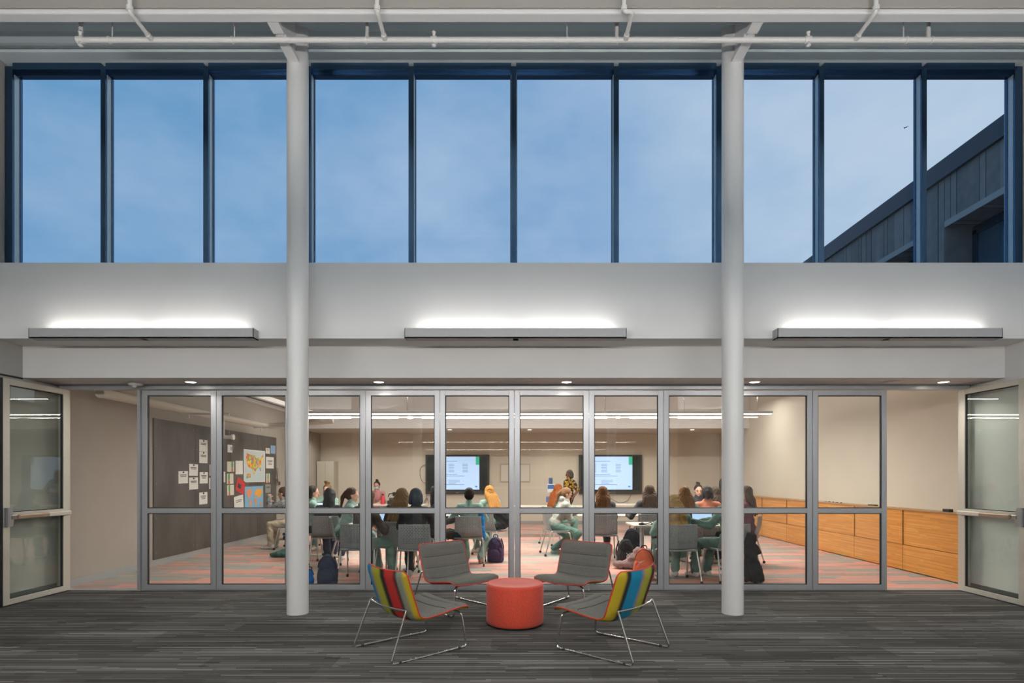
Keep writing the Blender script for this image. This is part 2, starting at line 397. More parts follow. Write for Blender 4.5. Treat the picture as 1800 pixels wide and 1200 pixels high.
boxes('pane', [((-W, .345, 3.76), (W, .352, 5.965))], G_SKY, r)
# header track and jambs
struct('trim_5', [((-5.64, 7.06, 2.503), (5.66, 7.17, 2.564)), ((-5.64, 7.05, 2.553), (5.66, 7.06, 2.564)), ((-5.64, 7.05, 2.50), (5.66, 7.055, 2.509))], ALU, bev=.002)
struct('trim_6', [((-5.66, 7.07, 0), (-5.59, 7.17, 2.503))], ALUW)
struct('trim_7', [((5.60, 7.07, 0), (5.68, 7.17, 2.503))], ALUW)
struct('trim_8', [((-4.68, 7.07, 0), (-4.645, 7.15, 2.50))], ALU)

# columns
def column(x, y, zt, r=.1085):
    bm = bmesh.new(); lathe(bm, [(r, 0), (r, zt)], 48); o = obj('column', bm, COLM, loc=(x, y, 0), smooth=40); o['kind'] = 'structure'
for x in (-2.25, 2.28): column(x, 5.925, 6.07); column(x, .95, 6.07)
for x in (-2.27, 2.3): column(x, -24, 2.93, .15)
# beams
struct('beam', [((-W, 5.19, 5.70), (W, 5.31, 6.1))], STEELW, bev=.004)
struct('beam', [((-W, 5.20, 5.655), (W, 5.31, 5.70))], COLM, bev=.012)
struct('beam', [((-W, 1.55, 5.655), (W, 1.67, 6.1))], STEELW)
for x in (-2.25, 2.28):
    struct('beam', [((x-.052, 5.25, 5.66), (x+.052, 5.45, 5.70)), ((x-.052, 5.50, 5.66), (x+.052, 5.84, 5.70)), ((x-.02, 5.25, 5.70), (x+.02, 5.84, 6.04)), ((x-.03, 5.45, 5.672), (x+.03, 5.50, 5.70))], COLM, bev=.002)

# ---------------- folding glass wall: ten panels, then the two swing doors
XB = [-4.636+.929*k for k in range(11)]
def glass_leaf(name, wd, fr, mf, mg, parent_loc, rz, sw=.067):
    """leaf in local XZ plane, x 0..wd, thickness along y"""
    r = thing(name, None, None, parent_loc, rz, kind='structure')
    T = .022; z0, z1, zm = .012, 2.495, .995; g = .003
    fl = [((g, -T, z0), (sw, T, z1)), ((wd-sw, -T, z0), (wd-g, T, z1)), ((sw, -T, z1-.064), (wd-sw, T, z1)), ((sw, -T, z0), (wd-sw, T, z0+.062)), ((sw, -T, zm-.031), (wd-sw, T, zm+.031))]
    boxes('frame', fl, mf, r, bev=.002)
    q = .009
    gk = []
    for (za, zb) in ((z0+.062, zm-.031), (zm+.031, z1-.064)):
        gk += [((sw, -.012, za), (sw+q, .012, zb)), ((wd-sw-q, -.012, za), (wd-sw, .012, zb)), ((sw+q, -.012, za), (wd-sw-q, .012, za+q)), ((sw+q, -.012, zb-q), (wd-sw-q, .012, zb))]
    boxes('gasket', gk, GASK, r)
    boxes('pane', [((sw, -.004, zm+.031), (wd-sw, .004, z1-.064))], mg, r)
    boxes('pane', [((sw, -.004, z0+.062), (wd-sw, .004, zm-.031))], mg, r)
    return r
for k in range(10):
    glass_leaf('door_%d' % (k+3), .929, None, ALU, G_CLR, (XB[k], 7.11, 0), 0)
def push_bar(r, wd, side):
    """side: +1/-1, the face of the leaf the bar sits on; latch at the free end x = wd"""
    s = side; y = s*.022; zc = .975
    bm = bmesh.new(); box(bm, (.02, y, zc-.026), (wd*.40, y+s*.052, zc+.026), .008); obj('bar_housing', bm, ALUW, r)
    bm = bmesh.new(); box(bm, (wd*.40, y+s*.012, zc-.026), (wd-.13, y+s*.066, zc+.024), .01); obj('push_bar', bm, mat('worn_bronze_pad', (.34, .26, .19), .35, metal=.5), r)
    bm = bmesh.new(); box(bm, (wd-.13, y, zc-.024), (wd-.055, y+s*.05, zc+.024), .005); obj('latch_arm', bm, CHROME, r)
    bm = bmesh.new(); prism(bm, [(wd-.075, zc-.10), (wd-.012, zc-.10), (wd-.012, zc+.105), (wd-.055, zc+.105), (wd-.085, zc+.03), (wd-.085, zc-.03)], y, y+s*.045, 'Y'); obj('latch_case', bm, mat('satin_nickel', (.5, .5, .52), .28, metal=.9), r)
d1 = glass_leaf('door_1', .905, None, ALUW, G_DOOR, (-5.555, 7.08, 0), -PI/2-.012, sw=.085)
push_bar(d1, .905, 1)
boxes('edge_strip', [((.905, -.022, .012), (.915, .022, 2.495))], GASK, d1)
o = boxes('paper_notice', [((.47, -.012, 2.28), (.78, -.009, 2.42))], mat('sheer_paper', (.52, .55, .60), .7), d1)
d2 = glass_leaf('door_2', .905, None, ALUW, G_DOOR, (5.565, 7.08, 0), -PI/2+.012, sw=.085)
push_bar(d2, .905, -1)
boxes('edge_strip', [((.905, -.022, .012), (.915, .022, 2.495))], GASK, d2)

# ---------------- classroom shell
CX0, CX1, CB = -5.70, 6.08, 16.8
struct('wall_left_classroom', [((CX0-.2, 7.17, 0), (CX0, 17.0, 3.7))], TAUPE)
struct('wall_right_classroom', [((CX1, 7.2, 0), (CX1+.2, 17.0, 3.7))], CREAM)
struct('wall_right_return', [((5.68, 7.10, 0), (CX1+.2, 7.2, 3.0))], CREAM)
struct('wall_back', [((CX0-.2, CB, 0), (CX1+.2, CB+.2, 3.7))], CREAM)
struct('ceiling_classroom', [((CX0-.2, 7.17, 3.6), (CX1+.2, 14.8, 3.8))], mat('classroom_deck', (.60, .63, .65), .7))
struct('ceiling_low_classroom', [((CX0, 14.8, 2.67), (CX1, 16.8, 3.7))], mat('tan_acoustic_ceiling', (.50, .46, .39), .85))
struct('wall_classroom_bulkhead', [((CX0, 14.70, 2.66), (CX1, 14.80, 3.6))], WALL)
struct('wall_above_glass', [((CX0-.2, 7.17, 2.93), (CX1+.2, 7.3, 3.7)), ((5.66, 7.17, 2.5), (CX1, 7.3, 2.93))], CWHITE)
struct('roof', [((-30, 6.6, 3.2), (7.9, 7.16, 3.35)), ((-30, 7.16, 3.8), (7.9, 40, 3.95))], mat('roof_membrane', (.2, .2, .2), .9))
struct('baseboard_left', [((CX0, 7.2, 0), (CX0+.014, 16.8, .10))], mat('grey_vinyl_base', (.33, .335, .33), .6))
struct('baseboard_back', [((CX0, CB-.014, 0), (CX1, CB, .10))], MATS['grey_vinyl_base'])
# wall outlet
o = boxes('wall_outlet', [((CX0, 8.63, .35), (CX0+.008, 8.71, .47))], mat('steel_plate', (.45, .43, .38), .35, metal=.8), bev=.002); tag(o, 'metal double outlet low on the taupe wall beside the left open door', 'outlet')
for z in (.385, .435): boxes('socket', [((CX0+.008, 8.655, z-.015), (CX0+.011, 8.685, z+.015))], GASK, o)
# steel pin-up panelling
pl = thing('steel_wall_panel', 'dark hot-rolled steel pin-up panelling on the left classroom wall', 'wall panel')
ys = [8.98, 10.15, 11.4, 12.62, 13.62]
for a, b in zip(ys, ys[1:]):
    pb = boxes('panel_sheet', [((CX0, a+.003, .10), (CX0+.02, b-.003, 2.34))], PANEL, pl)
    bm = bmesh.new()
    for z in (.2, .75, 1.3, 1.9, 2.25):
        for y in (a+.06, b-.06): lathe(bm, [(.009, CX0+.02), (.006, CX0+.024)], 8, (0, y, z), 'X')
    obj('screw', bm, mat('screw_steel', (.4, .38, .35), .3, metal=.9), pb)['kind'] = 'stuff'
# wood clad bench along the right wall
bn = thing('wood_bench', 'long honey wood panelled bench along the right classroom wall', 'bench')
boxes('upper_panel', [((5.89, 7.25, .395), (CX1-.003, 16.78, .915))], WOOD, bn)
boxes('lower_panel', [((5.88, 7.25, .015), (CX1-.003, 16.78, .388))], WOOD, bn)
boxes('top', [((5.87, 7.25, .915), (CX1-.003, 16.78, .935))], mat('bench_top_wood', (.42, .24, .10), .35), bn)
for y in (8.6, 9.82, 11.04, 12.26, 13.48): boxes('seam', [((5.878, y, .02), (5.8895, y+.003, .91))], mat('dark_joint', (.10, .05, .02), .6), bn)  # thin dark joints in the wood cladding
for i, (y, L, lab) in enumerate([(7.75, .12, 'black marker box on the bench nearest the right open door'), (9.35, .18, 'dark eraser lying on the bench top behind the last fixed panel'), (11.4, .10, 'small dark case on the bench top left of the eraser')]):
    o = boxes('marker_case', [((5.93, y, .935), (5.99, y+L, .955+.02*(i == 0)))], BLACK, bev=.004); tag(o, lab, 'marker case')
for i in range(5):
    bm = bmesh.new(); y = 10.3+.13*i; tube(bm, [(5.92, y, .943), (5.99, y+.09, .943)], .008, 8)
    tag(obj('marker', bm, mat('marker_%d' % i, ['#335', '#a33', '#264', '#555', '#ddd'][i] if False else [(.02, .02, .1), (.3, .03, .03), (.03, .15, .05), (.08, .08, .08), (.5, .5, .5)][i], .5)), 'small %s marker lying among the pens on the bench top' % ['blue', 'red', 'green', 'dark grey', 'pale grey'][i], 'marker', 'markers on the bench')

# ---------------- outside
b = thing('concrete_building', 'dark board-formed concrete building with deep window bays, outside at right', 'building')
zt = 7.28; wz = 6.03
boxes('wall', [((8.0, 7.0, wz), (9.4, 45, zt-.3)), ((8.0, 10.55, 3.0), (9.4, 11.35, wz)), ((8.0, 17.5, 3.0), (9.4, 45, wz)), ((9.3, 7.0, 3.0), (9.6, 45, zt-.3))], CONC, b)
boxes('coping', [((7.93, 7.0, zt-.34), (9.6, 45, zt))], mat('navy_coping', (.035, .045, .065), .4, metal=.3), b)
boxes('lintel', [((7.985, 7.0, wz), (8.0, 10.55, wz+.11)), ((7.985, 11.35, wz), (8.0, 17.5, wz+.11))], mat('pale_concrete_lintel', (.34, .35, .35), .8), b)
for (a, c) in ((7.0, 10.55), (11.35, 17.5)):
    wn = boxes('window_frame', [((8.50, a, 3.2), (8.58, a+.10, 5.95)), ((8.50, c-.10, 3.2), (8.58, c, 5.95)), ((8.50, a, 5.88), (8.58, c, 6.03)), ((8.50, (a+c)/2-.05, 3.2), (8.58, (a+c)/2+.05, 5.95))], NAVY, b)
    boxes('pane', [((8.54, a+.10, 3.2), (8.56, c-.10, 5.88))], mat('dark_tinted_pane', (.05, .10, .15), .08), wn)
    boxes('blind', [((8.52, a+.4, 3.2), (8.53, (a+c)/2+.35, 5.6))], mat('blind_blue', (.14, .18, .24), .7), wn)
# aeroplane
AY = 4000; bm = bmesh.new(); tube(bm, [(-14, 0, -2), (-9, 0, -1), (10, 0, 2.2), (15, 0, 4)], [.6, 2.0, 2.0, .5], 10)
bm2 = bmesh.new(); prism(bm2, [(-3, -2), (5, -2), (13, -16), (9.5, -16)], .2, 1.0, 'Z'); prism(bm2, [(-3, 2), (5, 2), (13, 16), (9.5, 16)], .2, 1.0, 'Z')
bm3 = bmesh.new(); prism(bm3, [(9, 3), (15, 3), (18, 10), (15, 10)], -.4, .4, 'Y'); prism(bm3, [(10, 0), (14, 0), (16.5, 6), (14.5, 6)], 2.6, 3.0, 'Z')
AM = mat('aircraft_dark', (.03, .035, .05), .5)
pn = thing('airplane', 'tiny airplane high in the pale sky above the concrete building', 'airplane', (X(1591, AY), AY, Z(224, AY)), .15)
obj('fuselage', bm, AM, pn); obj('wing', bm2, AM, pn); obj('tail', bm3, AM, pn)
pn.scale = (1.0, 1, 1)

# ================================================================ FITTINGS
def sconce(a, b, y, s, label):
    r = thing('wall_trough_light', label, 'wall light', ((a+b)/2, y, 2.905), 0, 'long trough lights on the white bulkhead'); h = (b-a)/2
    f = s*.125
    boxes('trough', [((-h, s*.0, 0), (h, f, .012)), ((-h, f-s*.006, 0), (h, f, .108)), ((-h, 0, 0), (-h+.006, f, .108)), ((h-.006, 0, 0), (h, f, .108)), ((-.03, 0, 0), (.03, f*.85, .06))], LGREY, r)
    for q in (-1, 1):
        bm = bmesh.new(); tube(bm, [(q*h/2-h*.42, s*.06, .06), (q*h/2+h*.42, s*.06, .06)], .014, 8); obj('lamp_tube', bm, SCT, r)
    return r
for (a, b), l in zip(SCX, ['long grey trough light glowing on the bulkhead left of the columns', 'long grey trough light glowing on the bulkhead between the two columns', 'long grey trough light glowing on the bulkhead right of the columns']):
    sconce(a, b, 6.22, -1, l)
    sconce(a, b, .60, 1, l.replace('the bulkhead', 'the opposite bulkhead behind the viewer'))
r = thing('fill_light_housing', 'long slim housing of an added, unseen fill light, low ceiling edge behind the viewer', 'ceiling light')  # housing made up to carry the unseen fill strip above the camera
boxes('housing', [((-5.5, .11, 2.835), (5.5, .18, 2.93))], WALL, r, bev=.003)
def downlight(x, y, z, label, group):
    r = thing('downlight', label, 'ceiling light', (x, y, z), 0, group)
    bm = bmesh.new(); lathe(bm, [(.078, 0), (.078, -.004), (.062, -.006), (.058, 0)], 24); obj('trim_ring', bm, WALL, r, 60)
    bm = bmesh.new(); lathe(bm, [(.057, -.001), (.057, -.003)], 24); obj('lens', bm, LAMP, r)
for x, l in zip(DLX, ['round downlight in the soffit left of the left column', 'round downlight in the soffit just right of the left column', 'round downlight in the soffit above the middle of the glass wall', 'round downlight in the soffit just right of the right column', 'round downlight in the soffit nearest the right open door']):
    downlight(x, 6.87, 2.564, l, 'downlights in the low soffit')
for x, l in zip((-1.72, .43, 2.13, 4.8), ['first', 'second', 'third', 'rightmost']):
    downlight(x+.0, 15.3, 2.67, '%s small downlight from the left in the low ceiling at the back of the classroom' % l, 'downlights at the back of the classroom')
def disc(name, x, y, z, r, h, m, label, cat):
    bm = bmesh.new(); lathe(bm, [(r, z), (r, z-h*.5), (r*.8, z-h)], 24, (x, y, 0)); return tag(obj(name, bm, m, smooth=40), label, cat)
o = disc('smoke_detector', -4.62, 6.95, 2.564, .085, .035, WPIPE, 'white sensor unit with a small eye on the soffit over the left doorway', 'sensor')
bm = bmesh.new(); ell(bm, (-4.62, 6.93, 2.525), (.028, .028, .025)); obj('eye', bm, mat('sensor_lens', (.75, .78, .8), .1), o, 180)
disc('sprinkler_cover', -3.52, 6.75, 2.564, .05, .006, WPIPE, 'flat sprinkler cover plate on the soffit left of the left column', 'sprinkler cover')
disc('sprinkler_cover', .16, 6.75, 2.564, .05, .006, WPIPE, 'flat sprinkler cover plate on the soffit above the middle of the glass wall', 'sprinkler cover')
disc('sprinkler_cover', 3.92, 6.75, 2.564, .05, .006, WPIPE, 'flat sprinkler cover plate on the soffit right of the right column', 'sprinkler cover')
disc('ceiling_speaker', 4.56, 6.88, 2.564, .10, .012, WPIPE, 'round pale ceiling speaker on the soffit above the right doorway', 'speaker')
# sprinkler pipework under the deck
sp = thing('sprinkler_pipework', 'white sprinkler pipe running across below the ribbed ceiling', 'sprinkler pipe')
PY, PZ = 5.46, 5.61
bm = bmesh.new(); tube(bm, [(-4.15, PY, PZ), (W, PY, PZ)], .025, 14); obj('main_pipe', bm, WPIPE, sp, 60)
for i, (px, sx_) in enumerate([(228, 0), (663, 0), (1097, .075), (1540, 0)]):
    x0 = X(px, 5.14); bm = bmesh.new()
    pts = [(x0, 5.14, 6.3), (x0, 5.14, PZ+.06)] + ([(x0+sx_, 5.14, PZ+.055)] if sx_ else []) + [(x0+sx_, 5.20, PZ), (x0+sx_, PY-.02, PZ)]
    pts = [(x0, 5.14, 6.3), (x0, 5.14, PZ+.01)] + ([(x0+sx_, 5.14, PZ+.01)] if sx_ else []) + [(x0+sx_, PY, PZ)]
    tube(bm, pts, .019, 10, fil=.03); lathe(bm, [(.026, -.02), (.026, .03)], 12, (x0+sx_, PY-.05, PZ), 'Y')
    lathe(bm, [(.028, PZ+.02), (.028, PZ+.06)], 12, (x0, 5.14, 0)); obj('branch_pipe', bm, WPIPE, sp, 60)
for px in (128, 763, 1420):
    x0 = X(px, PY)
    if px == 128: x0 = -4.15
    bm = bmesh.new(); lathe(bm, [(.033, -.03), (.033, .03)], 12, (x0, PY, PZ), 'X'); lathe(bm, [(.014, PZ+.02), (.014, PZ+.06), (.022, PZ+.065), (.004, PZ+.09)], 10, (x0, PY-.01, 0))
    lathe(bm, [(.012, PZ-.02), (.014, PZ-.055), (.024, PZ-.06), (.002, PZ-.075)], 10, (x0, PY-.01, 0)); obj('sprinkler_head', bm, WPIPE, sp, 60)
for px, r in ((156, .02), (210, .006), (421, .006), (650, .018), (995, .006), (1081, .018), (1576, .006), (1619, .02)):
    bm = bmesh.new(); x0 = X(px, 5.6); tube(bm, [(x0, 5.50, PZ+.01), (x0, 5.50, 6.06)], r, 8); lathe(bm, [(.032, -.008), (.032, .008)], 12, (x0, PY, PZ), 'X'); obj('hanger', bm, WPIPE, sp, 60)
# classroom pendant linear lights
lf = thing('linear_pendant_light', 'long white double-tube pendant light spanning the classroom', 'pendant light')
xl, xr = -3.75, 4.45
boxes('housing', [((xl, 9.76, 2.50), (xr, 9.84, 2.545)), ((xl, 10.31, 2.50), (xr, 10.39, 2.545))]+[((x, 9.84, 2.51), (x+.03, 10.31, 2.53)) for x in (-3.7, -1.9, -.05, 1.6, 3.0, 4.3)], WALL, lf, bev=.004)
for y in (9.8, 10.35):
    bm = bmesh.new(); box(bm, (xl+.02, y-.028, 2.489), (xr-.02, y+.028, 2.50), .003); obj('lamp_tube', bm, TUBE, lf)
bm = bmesh.new()
for x in (-3.7, -1.9, -.05, 1.6, 3.0, 4.3): tube(bm, [(x+.015, 10.07, 2.53), (x+.015, 10.07, 3.6)], .006, 6)
obj('suspension_rod', bm, CHROME, lf)['kind'] = 'stuff'
for (ya, l) in ((-10, 'long linear pendant light in the rear of the lobby behind the viewer'), (-17, 'farther linear pendant light in the rear of the lobby behind the viewer')):
    r = thing('linear_pendant_light', l, 'pendant light'); boxes('housing', [((-4.9, ya-.04, 2.87), (5.2, ya+.04, 2.925))], WALL, r); boxes('lamp_tube', [((-4.88, ya-.03, 2.862), (5.18, ya+.03, 2.87))], TUBE, r)
# classroom ducts at the left
DU = mat('cream_duct', (.62, .58, .50), .5)
bm = bmesh.new(); tube(bm, [(-5.35, 7.35, 2.50), (-5.35, 12.3, 2.50), (-3.9, 12.3, 2.50+.12)], .062, 16, fil=.18)
tag(obj('round_duct', bm, DU, smooth=60), 'long cream pipe duct running along the left classroom wall above the steel panels', 'duct')
r = thing('twin_rail_light', 'twin white rail fixture with a dark slot high at the left of the classroom', 'track light')
boxes('rail', [((-4.62, 8.0, 2.72), (-4.54, 12.6, 2.80)), ((-4.30, 8.0, 2.72), (-4.22, 12.6, 2.80)), ((-4.62, 8.0, 2.72), (-4.22, 8.08, 2.80)), ((-4.62, 12.55, 2.72), (-4.22, 12.6, 2.80))], WPIPE, r, bev=.004)
boxes('slot', [((-4.54, 8.08, 2.77), (-4.30, 12.55, 2.80))], mat('slot_dark', (.05, .055, .07), .6), r)
for y, l in ((9.1, 'nearer thin white sprinkler branch pipe below the cream duct'), (11.7, 'farther thin white sprinkler branch pipe below the cream duct')):
    bm = bmesh.new(); tube(bm, [(-5.35, y, 2.425), (-4.6, y+.1, 2.425)], .018, 8); lathe(bm, [(.012, 2.42), (.012, 2.35), (.03, 2.345)], 8, (-5.2, y+.01, 0)); tag(obj('sprinkler_branch', bm, WPIPE), l, 'pipe')
bm = bmesh.new(); tube(bm, [(-5.35, 10.45, 2.46), (-5.35, 10.45, 2.14), (-5.18, 10.45, 2.14)], .035, 10, fil=.05); lathe(bm, [(.05, -.02), (.05, .02)], 12, (-5.16, 10.45, 2.14), 'X')
tag(obj('pipe_elbow', bm, WPIPE, smooth=60), 'white pipe elbow dropping from the cream duct above the steel panel', 'pipe')
# ================================================================ LOUNGE FURNITURE
def catmull(P, n):
    out = []; P = [Vector(p) for p in P]; Q = [P[0]*2-P[1]]+P+[P[-1]*2-P[-2]]
    for i in range(1, len(Q)-2):
        for k in range(n):
            s = k/n; a, b, c, d = Q[i-1], Q[i], Q[i+1], Q[i+2]
            out.append(.5*((2*b)+(c-a)*s+(2*a-5*b+4*c-d)*s*s+(3*b-a-3*c+d)*s**3))
    out.append(P[-1]); return out
PROF = catmull([(.375, .318), (.335, .345), (.22, .338), (.06, .315), (-.05, .308), (-.112, .335), (-.145, .42), (-.19, .55), (-.235, .692)], 8)
PL = [0.0]
for a, b in zip(PROF, PROF[1:]): PL.append(PL[-1]+(b-a).length)
NV = 20
def shell_pt(i, j, off):
    """profile index i, lateral j in 0..NV, off = distance along the inner normal"""
    p = PROF[i]; tg = (PROF[min(i+1, len(PROF)-1)]-PROF[max(i-1, 0)]).normalized()
    nrm = Vector((tg.y, -tg.x))            # towards the sitter: up on the seat, forward on the back
    if nrm.dot(Vector((.5, 1))) < 0: nrm = -nrm
    s = PL[i]; T = PL[-1]; e = min(s, T-s); hw = .318
    if e < .05: hw -= .045*(1-math.sqrt(max(0, 1-(1-e/.05)**2)))
    u = (j/NV)*2-1; dip = .035 if s > T*.52 else .020
    q = p-nrm*dip*(1-u*u)+nrm*off
    return Vector((u*hw, q.x, q.y))
def sheet(bm, f0, f1):
    """closed slab between two offset fields"""
    n = len(PROF); A = [[bm.verts.new(shell_pt(i, j, f0(i, j))) for j in range(NV+1)] for i in range(n)]
    B = [[bm.verts.new(shell_pt(i, j, f1(i, j))) for j in range(NV+1)] for i in range(n)]
    for i in range(n-1):
        for j in range(NV):
            bm.faces.new((A[i][j], A[i][j+1], A[i+1][j+1], A[i+1][j])); bm.faces.new((B[i][j], B[i+1][j], B[i+1][j+1], B[i][j+1]))
    for i in range(n-1):
        bm.faces.new((A[i][0], A[i+1][0], B[i+1][0], B[i][0])); bm.faces.new((A[i][NV], B[i][NV], B[i+1][NV], A[i+1][NV]))
    for j in range(NV):
        bm.faces.new((A[0][j], B[0][j], B[0][j+1], A[0][j+1])); bm.faces.new((A[-1][j], A[-1][j+1], B[-1][j+1], B[-1][j]))
SEAMS = [.10, .20, .30, .52, .635, .75]
SEAMS = [.115, .235, .50, .615, .73]
def edge(i, j):
    s = PL[i]; T = PL[-1]; e = min(s, T-s, (1-abs(2*j/NV-1))*.318); return min(1, e/.05)
def padoff(i, j):
    s = PL[i]; g = min(abs(s-q) for q in SEAMS); d = .010*max(0, 1-g/.016)
    return .006+.026*math.sqrt(edge(i, j))-d*(edge(i, j) > .3)
FAB = mat('dark_grey_tweed', (.150, .144, .128), .9, noise=.30, nscale=220, bump=.5, stretch=(1, .35, 1))
SEAMM = mat('black_seam', (.012, .012, .012), .9); PIPE = mat('red_piping', (.50, .035, .02), .55)
def lounge():
    r = thing('lounge_chair', '', 'chair')
    bm = bmesh.new(); sheet(bm, lambda i, j: -.004-.014*edge(i, j), lambda i, j: .004); obj('shell', bm, None, r, 60)
    bm = bmesh.new(); sheet(bm, lambda i, j: .004, padoff); obj('cushion', bm, FAB, r, 60)
    for q in SEAMS:
        i = min(range(len(PL)), key=lambda k: abs(PL[k]-q))
        bm = bmesh.new(); tube(bm, [shell_pt(i, j, padoff(i, j)+.0005) for j in range(1, NV)], .0022, 6); obj('seam', bm, SEAMM, r)
    n = len(PROF); per = [shell_pt(i, 0, .004) for i in range(n)]+[shell_pt(n-1, j, .004) for j in range(1, NV+1)]+[shell_pt(i, NV, .004) for i in range(n-2, -1, -1)]+[shell_pt(0, j, .004) for j in range(NV-1, 0, -1)]
    bm = bmesh.new(); tube(bm, per, .0062, 8, closed=True); obj('piping', bm, PIPE, r, 60)
    R = .0085; zf = R
    for s in (-1, 1):
        bm = bmesh.new()
        tube(bm, [(s*.285, -.212, .392), (s*.305, -.36, zf), (s*.300, .355, zf), (s*.265, .328, .285), (s*.20, .30, .298)], R, 12, fil=.035)
        obj('leg_loop', bm, CHROME, r, 60)
        for y in (-.28, .28):
            bm = bmesh.new(); lathe(bm, [(.011, -.012), (.011, .012)], 10, (s*.303, y, R-.001), 'Y'); obj('glide', bm, RUBBER, r)
    bm = bmesh.new(); pb = [Vector((x, -.212-.048*(1-(x/.285)**2)+.005, .392-.004)) for x in [-.285+.57*k/12 for k in range(13)]]; tube(bm, pb, R, 12); obj('back_crossbar', bm, CHROME, r, 60)
    bm = bmesh.new(); tube(bm, [(-.20, .30, .298), (.20, .30, .298)], R, 10); obj('front_crossbar', bm, CHROME, r, 60)
    return r
LC = lounge()
def place_lounge(o, c, f, off, label, first=False):
    th = math.atan2(-f[0], f[1])
    q = o if first else copy_tree(o)
    q.location = (c[0], c[1], 0); q.rotation_euler = (0, 0, th); q['label'] = label; q['group'] = 'four lounge chairs around the red pouf'
    for ch in q.children:
        if ch.name.startswith('shell'):
            ch.data = ch.data.copy(); ch.data.materials.clear(); ch.data.materials.append(stripe_mat('striped_upholstery', off))
    return q
SRC = copy_tree(LC)
place_lounge(LC, (-.86, 4.74), (.744, .668), .44, 'front left lounge chair, striped back starting blue at its left edge', True)
place_lounge(SRC, (.82, 4.712), (-.763, .647), 1.185, 'front right lounge chair, striped back with a broad blue band in the middle')
place_lounge(SRC, (-.645, 6.195), (.71, -.70), .2, 'rear left lounge chair, dark grey ribbed pad facing the viewer, left of the pouf')
place_lounge(SRC, (.688, 6.22), (-.59, -.81), .7, 'rear right lounge chair, dark grey ribbed pad facing the viewer, right of the pouf')
for ch in list(SRC.children): bpy.data.objects.remove(ch)
bpy.data.objects.remove(SRC)
RED = mat('red_woven_fabric', (.62, .065, .032), .85, noise=.13, nscale=110, bump=.6, stretch=(1, 1, .45), sheen=.2)
pf = thing('pouf', 'round red fabric pouf in the middle of the lounge chairs', 'ottoman', (.012, 5.485, 0))
bm = bmesh.new(); R0, H0 = .277, .405; pr = [(R0-.03, .018), (R0-.012, .022), (R0-.003, .035), (R0, .06), (R0, H0-.035)]
for k in range(1, 7):
    a = PI/2*k/6; pr.append((R0-.028+.028*math.cos(a), H0-.028+.028*math.sin(a)-.004*(k == 6)))
pr.append((.12, H0+.004)); pr.append((.01, H0+.006))
lathe(bm, pr, 56); obj('cover', bm, RED, pf, 60)
bm = bmesh.new(); lathe(bm, [(R0-.04, 0), (R0-.04, .02)], 40); obj('base', bm, BLACK, pf)
bm = bmesh.new(); tube(bm, [(math.cos(a)*(R0-.004), math.sin(a)*(R0-.004), H0-.022) for a in [2*PI*k/56 for k in range(56)]], .003, 6, closed=True); obj('welt', bm, RED, pf)

# ================================================================ CLASSROOM FURNITURE
def back_pt(u, v):            # u -1..1 across, v 0..1 up
    return Vector((u*(.225-.02*v), -.20-.075*v+.035*(u*u)+.02*math.sin(v*PI)*-1, .455+.335*v))
def student_chair():
    r = thing('student_chair', '', 'chair')
    NX, NZ = 33, 30; bm = bmesh.new(); G = [[bm.verts.new(back_pt(2*i/NX-1, j/NZ)) for i in range(NX+1)] for j in range(NZ+1)]
    for j in range(NZ):
        for i in range(NX):
            hole = 7 <= j <= NZ-3 and j % 2 == 1 and 2 <= i <= NX-3 and (i+(j//2 % 2)*1) % 3 == 0 and abs(i-NX/2) < (NX/2-2)
            if not hole: bm.faces.new((G[j][i], G[j][i+1], G[j+1][i+1], G[j+1][i]))
    o = obj('backrest', bm, CHAIRG, r, 180)
    md = o.modifiers.new('s', 'SOLIDIFY'); md.thickness = .012
    bm = bmesh.new(); n = 14; A = []
    for j in range(n+1):
        v = j/n; row = []
        for i in range(n+1):
            u = 2*i/n-1; k = 1-.10*(v > .8)*(v-.8)*5
            row.append(bm.verts.new((u*.22*k, -.215+.43*v, .452-.018*(1-u*u)*math.sin(PI*min(1, v*1.1))-.03*max(0, v-.85)/.15)))
        A.append(row)
    for j in range(n):
        for i in range(n): bm.faces.new((A[j][i], A[j][i+1], A[j+1][i+1], A[j+1][i]))
    o = obj('seat', bm, CHAIRG, r, 180); md = o.modifiers.new('s', 'SOLIDIFY'); md.thickness = .016
    for s in (-1, 1):
        bm = bmesh.new(); tube(bm, [(s*.19, .12, .425), (s*.225, .17, .41), (s*.25, .24, .045)], .011, 10, fil=.04); lg = obj('leg', bm, CHAIRL, r, 60)
        bm = bmesh.new(); lathe(bm, [(.022, -.012), (.022, .012)], 12, (s*.25, .245, .023), 'X'); obj('caster', bm, RUBBER, lg)
        bm = bmesh.new(); tube(bm, [(s*.19, -.10, .425), (s*.225, -.16, .44), (s*.25, -.27, .045)], .011, 10, fil=.04); lg = obj('leg', bm, CHAIRL, r, 60)
        bm = bmesh.new(); lathe(bm, [(.022, -.012), (.022, .012)], 12, (s*.25, -.275, .023), 'X'); obj('caster', bm, RUBBER, lg)
    bm = bmesh.new(); tube(bm, [(-.19, -.10, .425), (.19, -.10, .425)], .009, 8); tube(bm, [(-.19, .12, .425), (.19, .12, .425)], .009, 8); tube(bm, [(-.19, -.1, .425), (-.19, .12, .425)], .009, 8); tube(bm, [(.19, -.1, .425), (.19, .12, .425)], .009, 8)
    tube(bm, [back_pt(-1, 0)+Vector((0, .005, -.01)), back_pt(0, 0)+Vector((0, .005, -.012)), back_pt(1, 0)+Vector((0, .005, -.01))], .007, 8)
    obj('seat_frame', bm, CHAIRL, r, 60)
    return r
SCH = student_chair(); first_chair = [True]
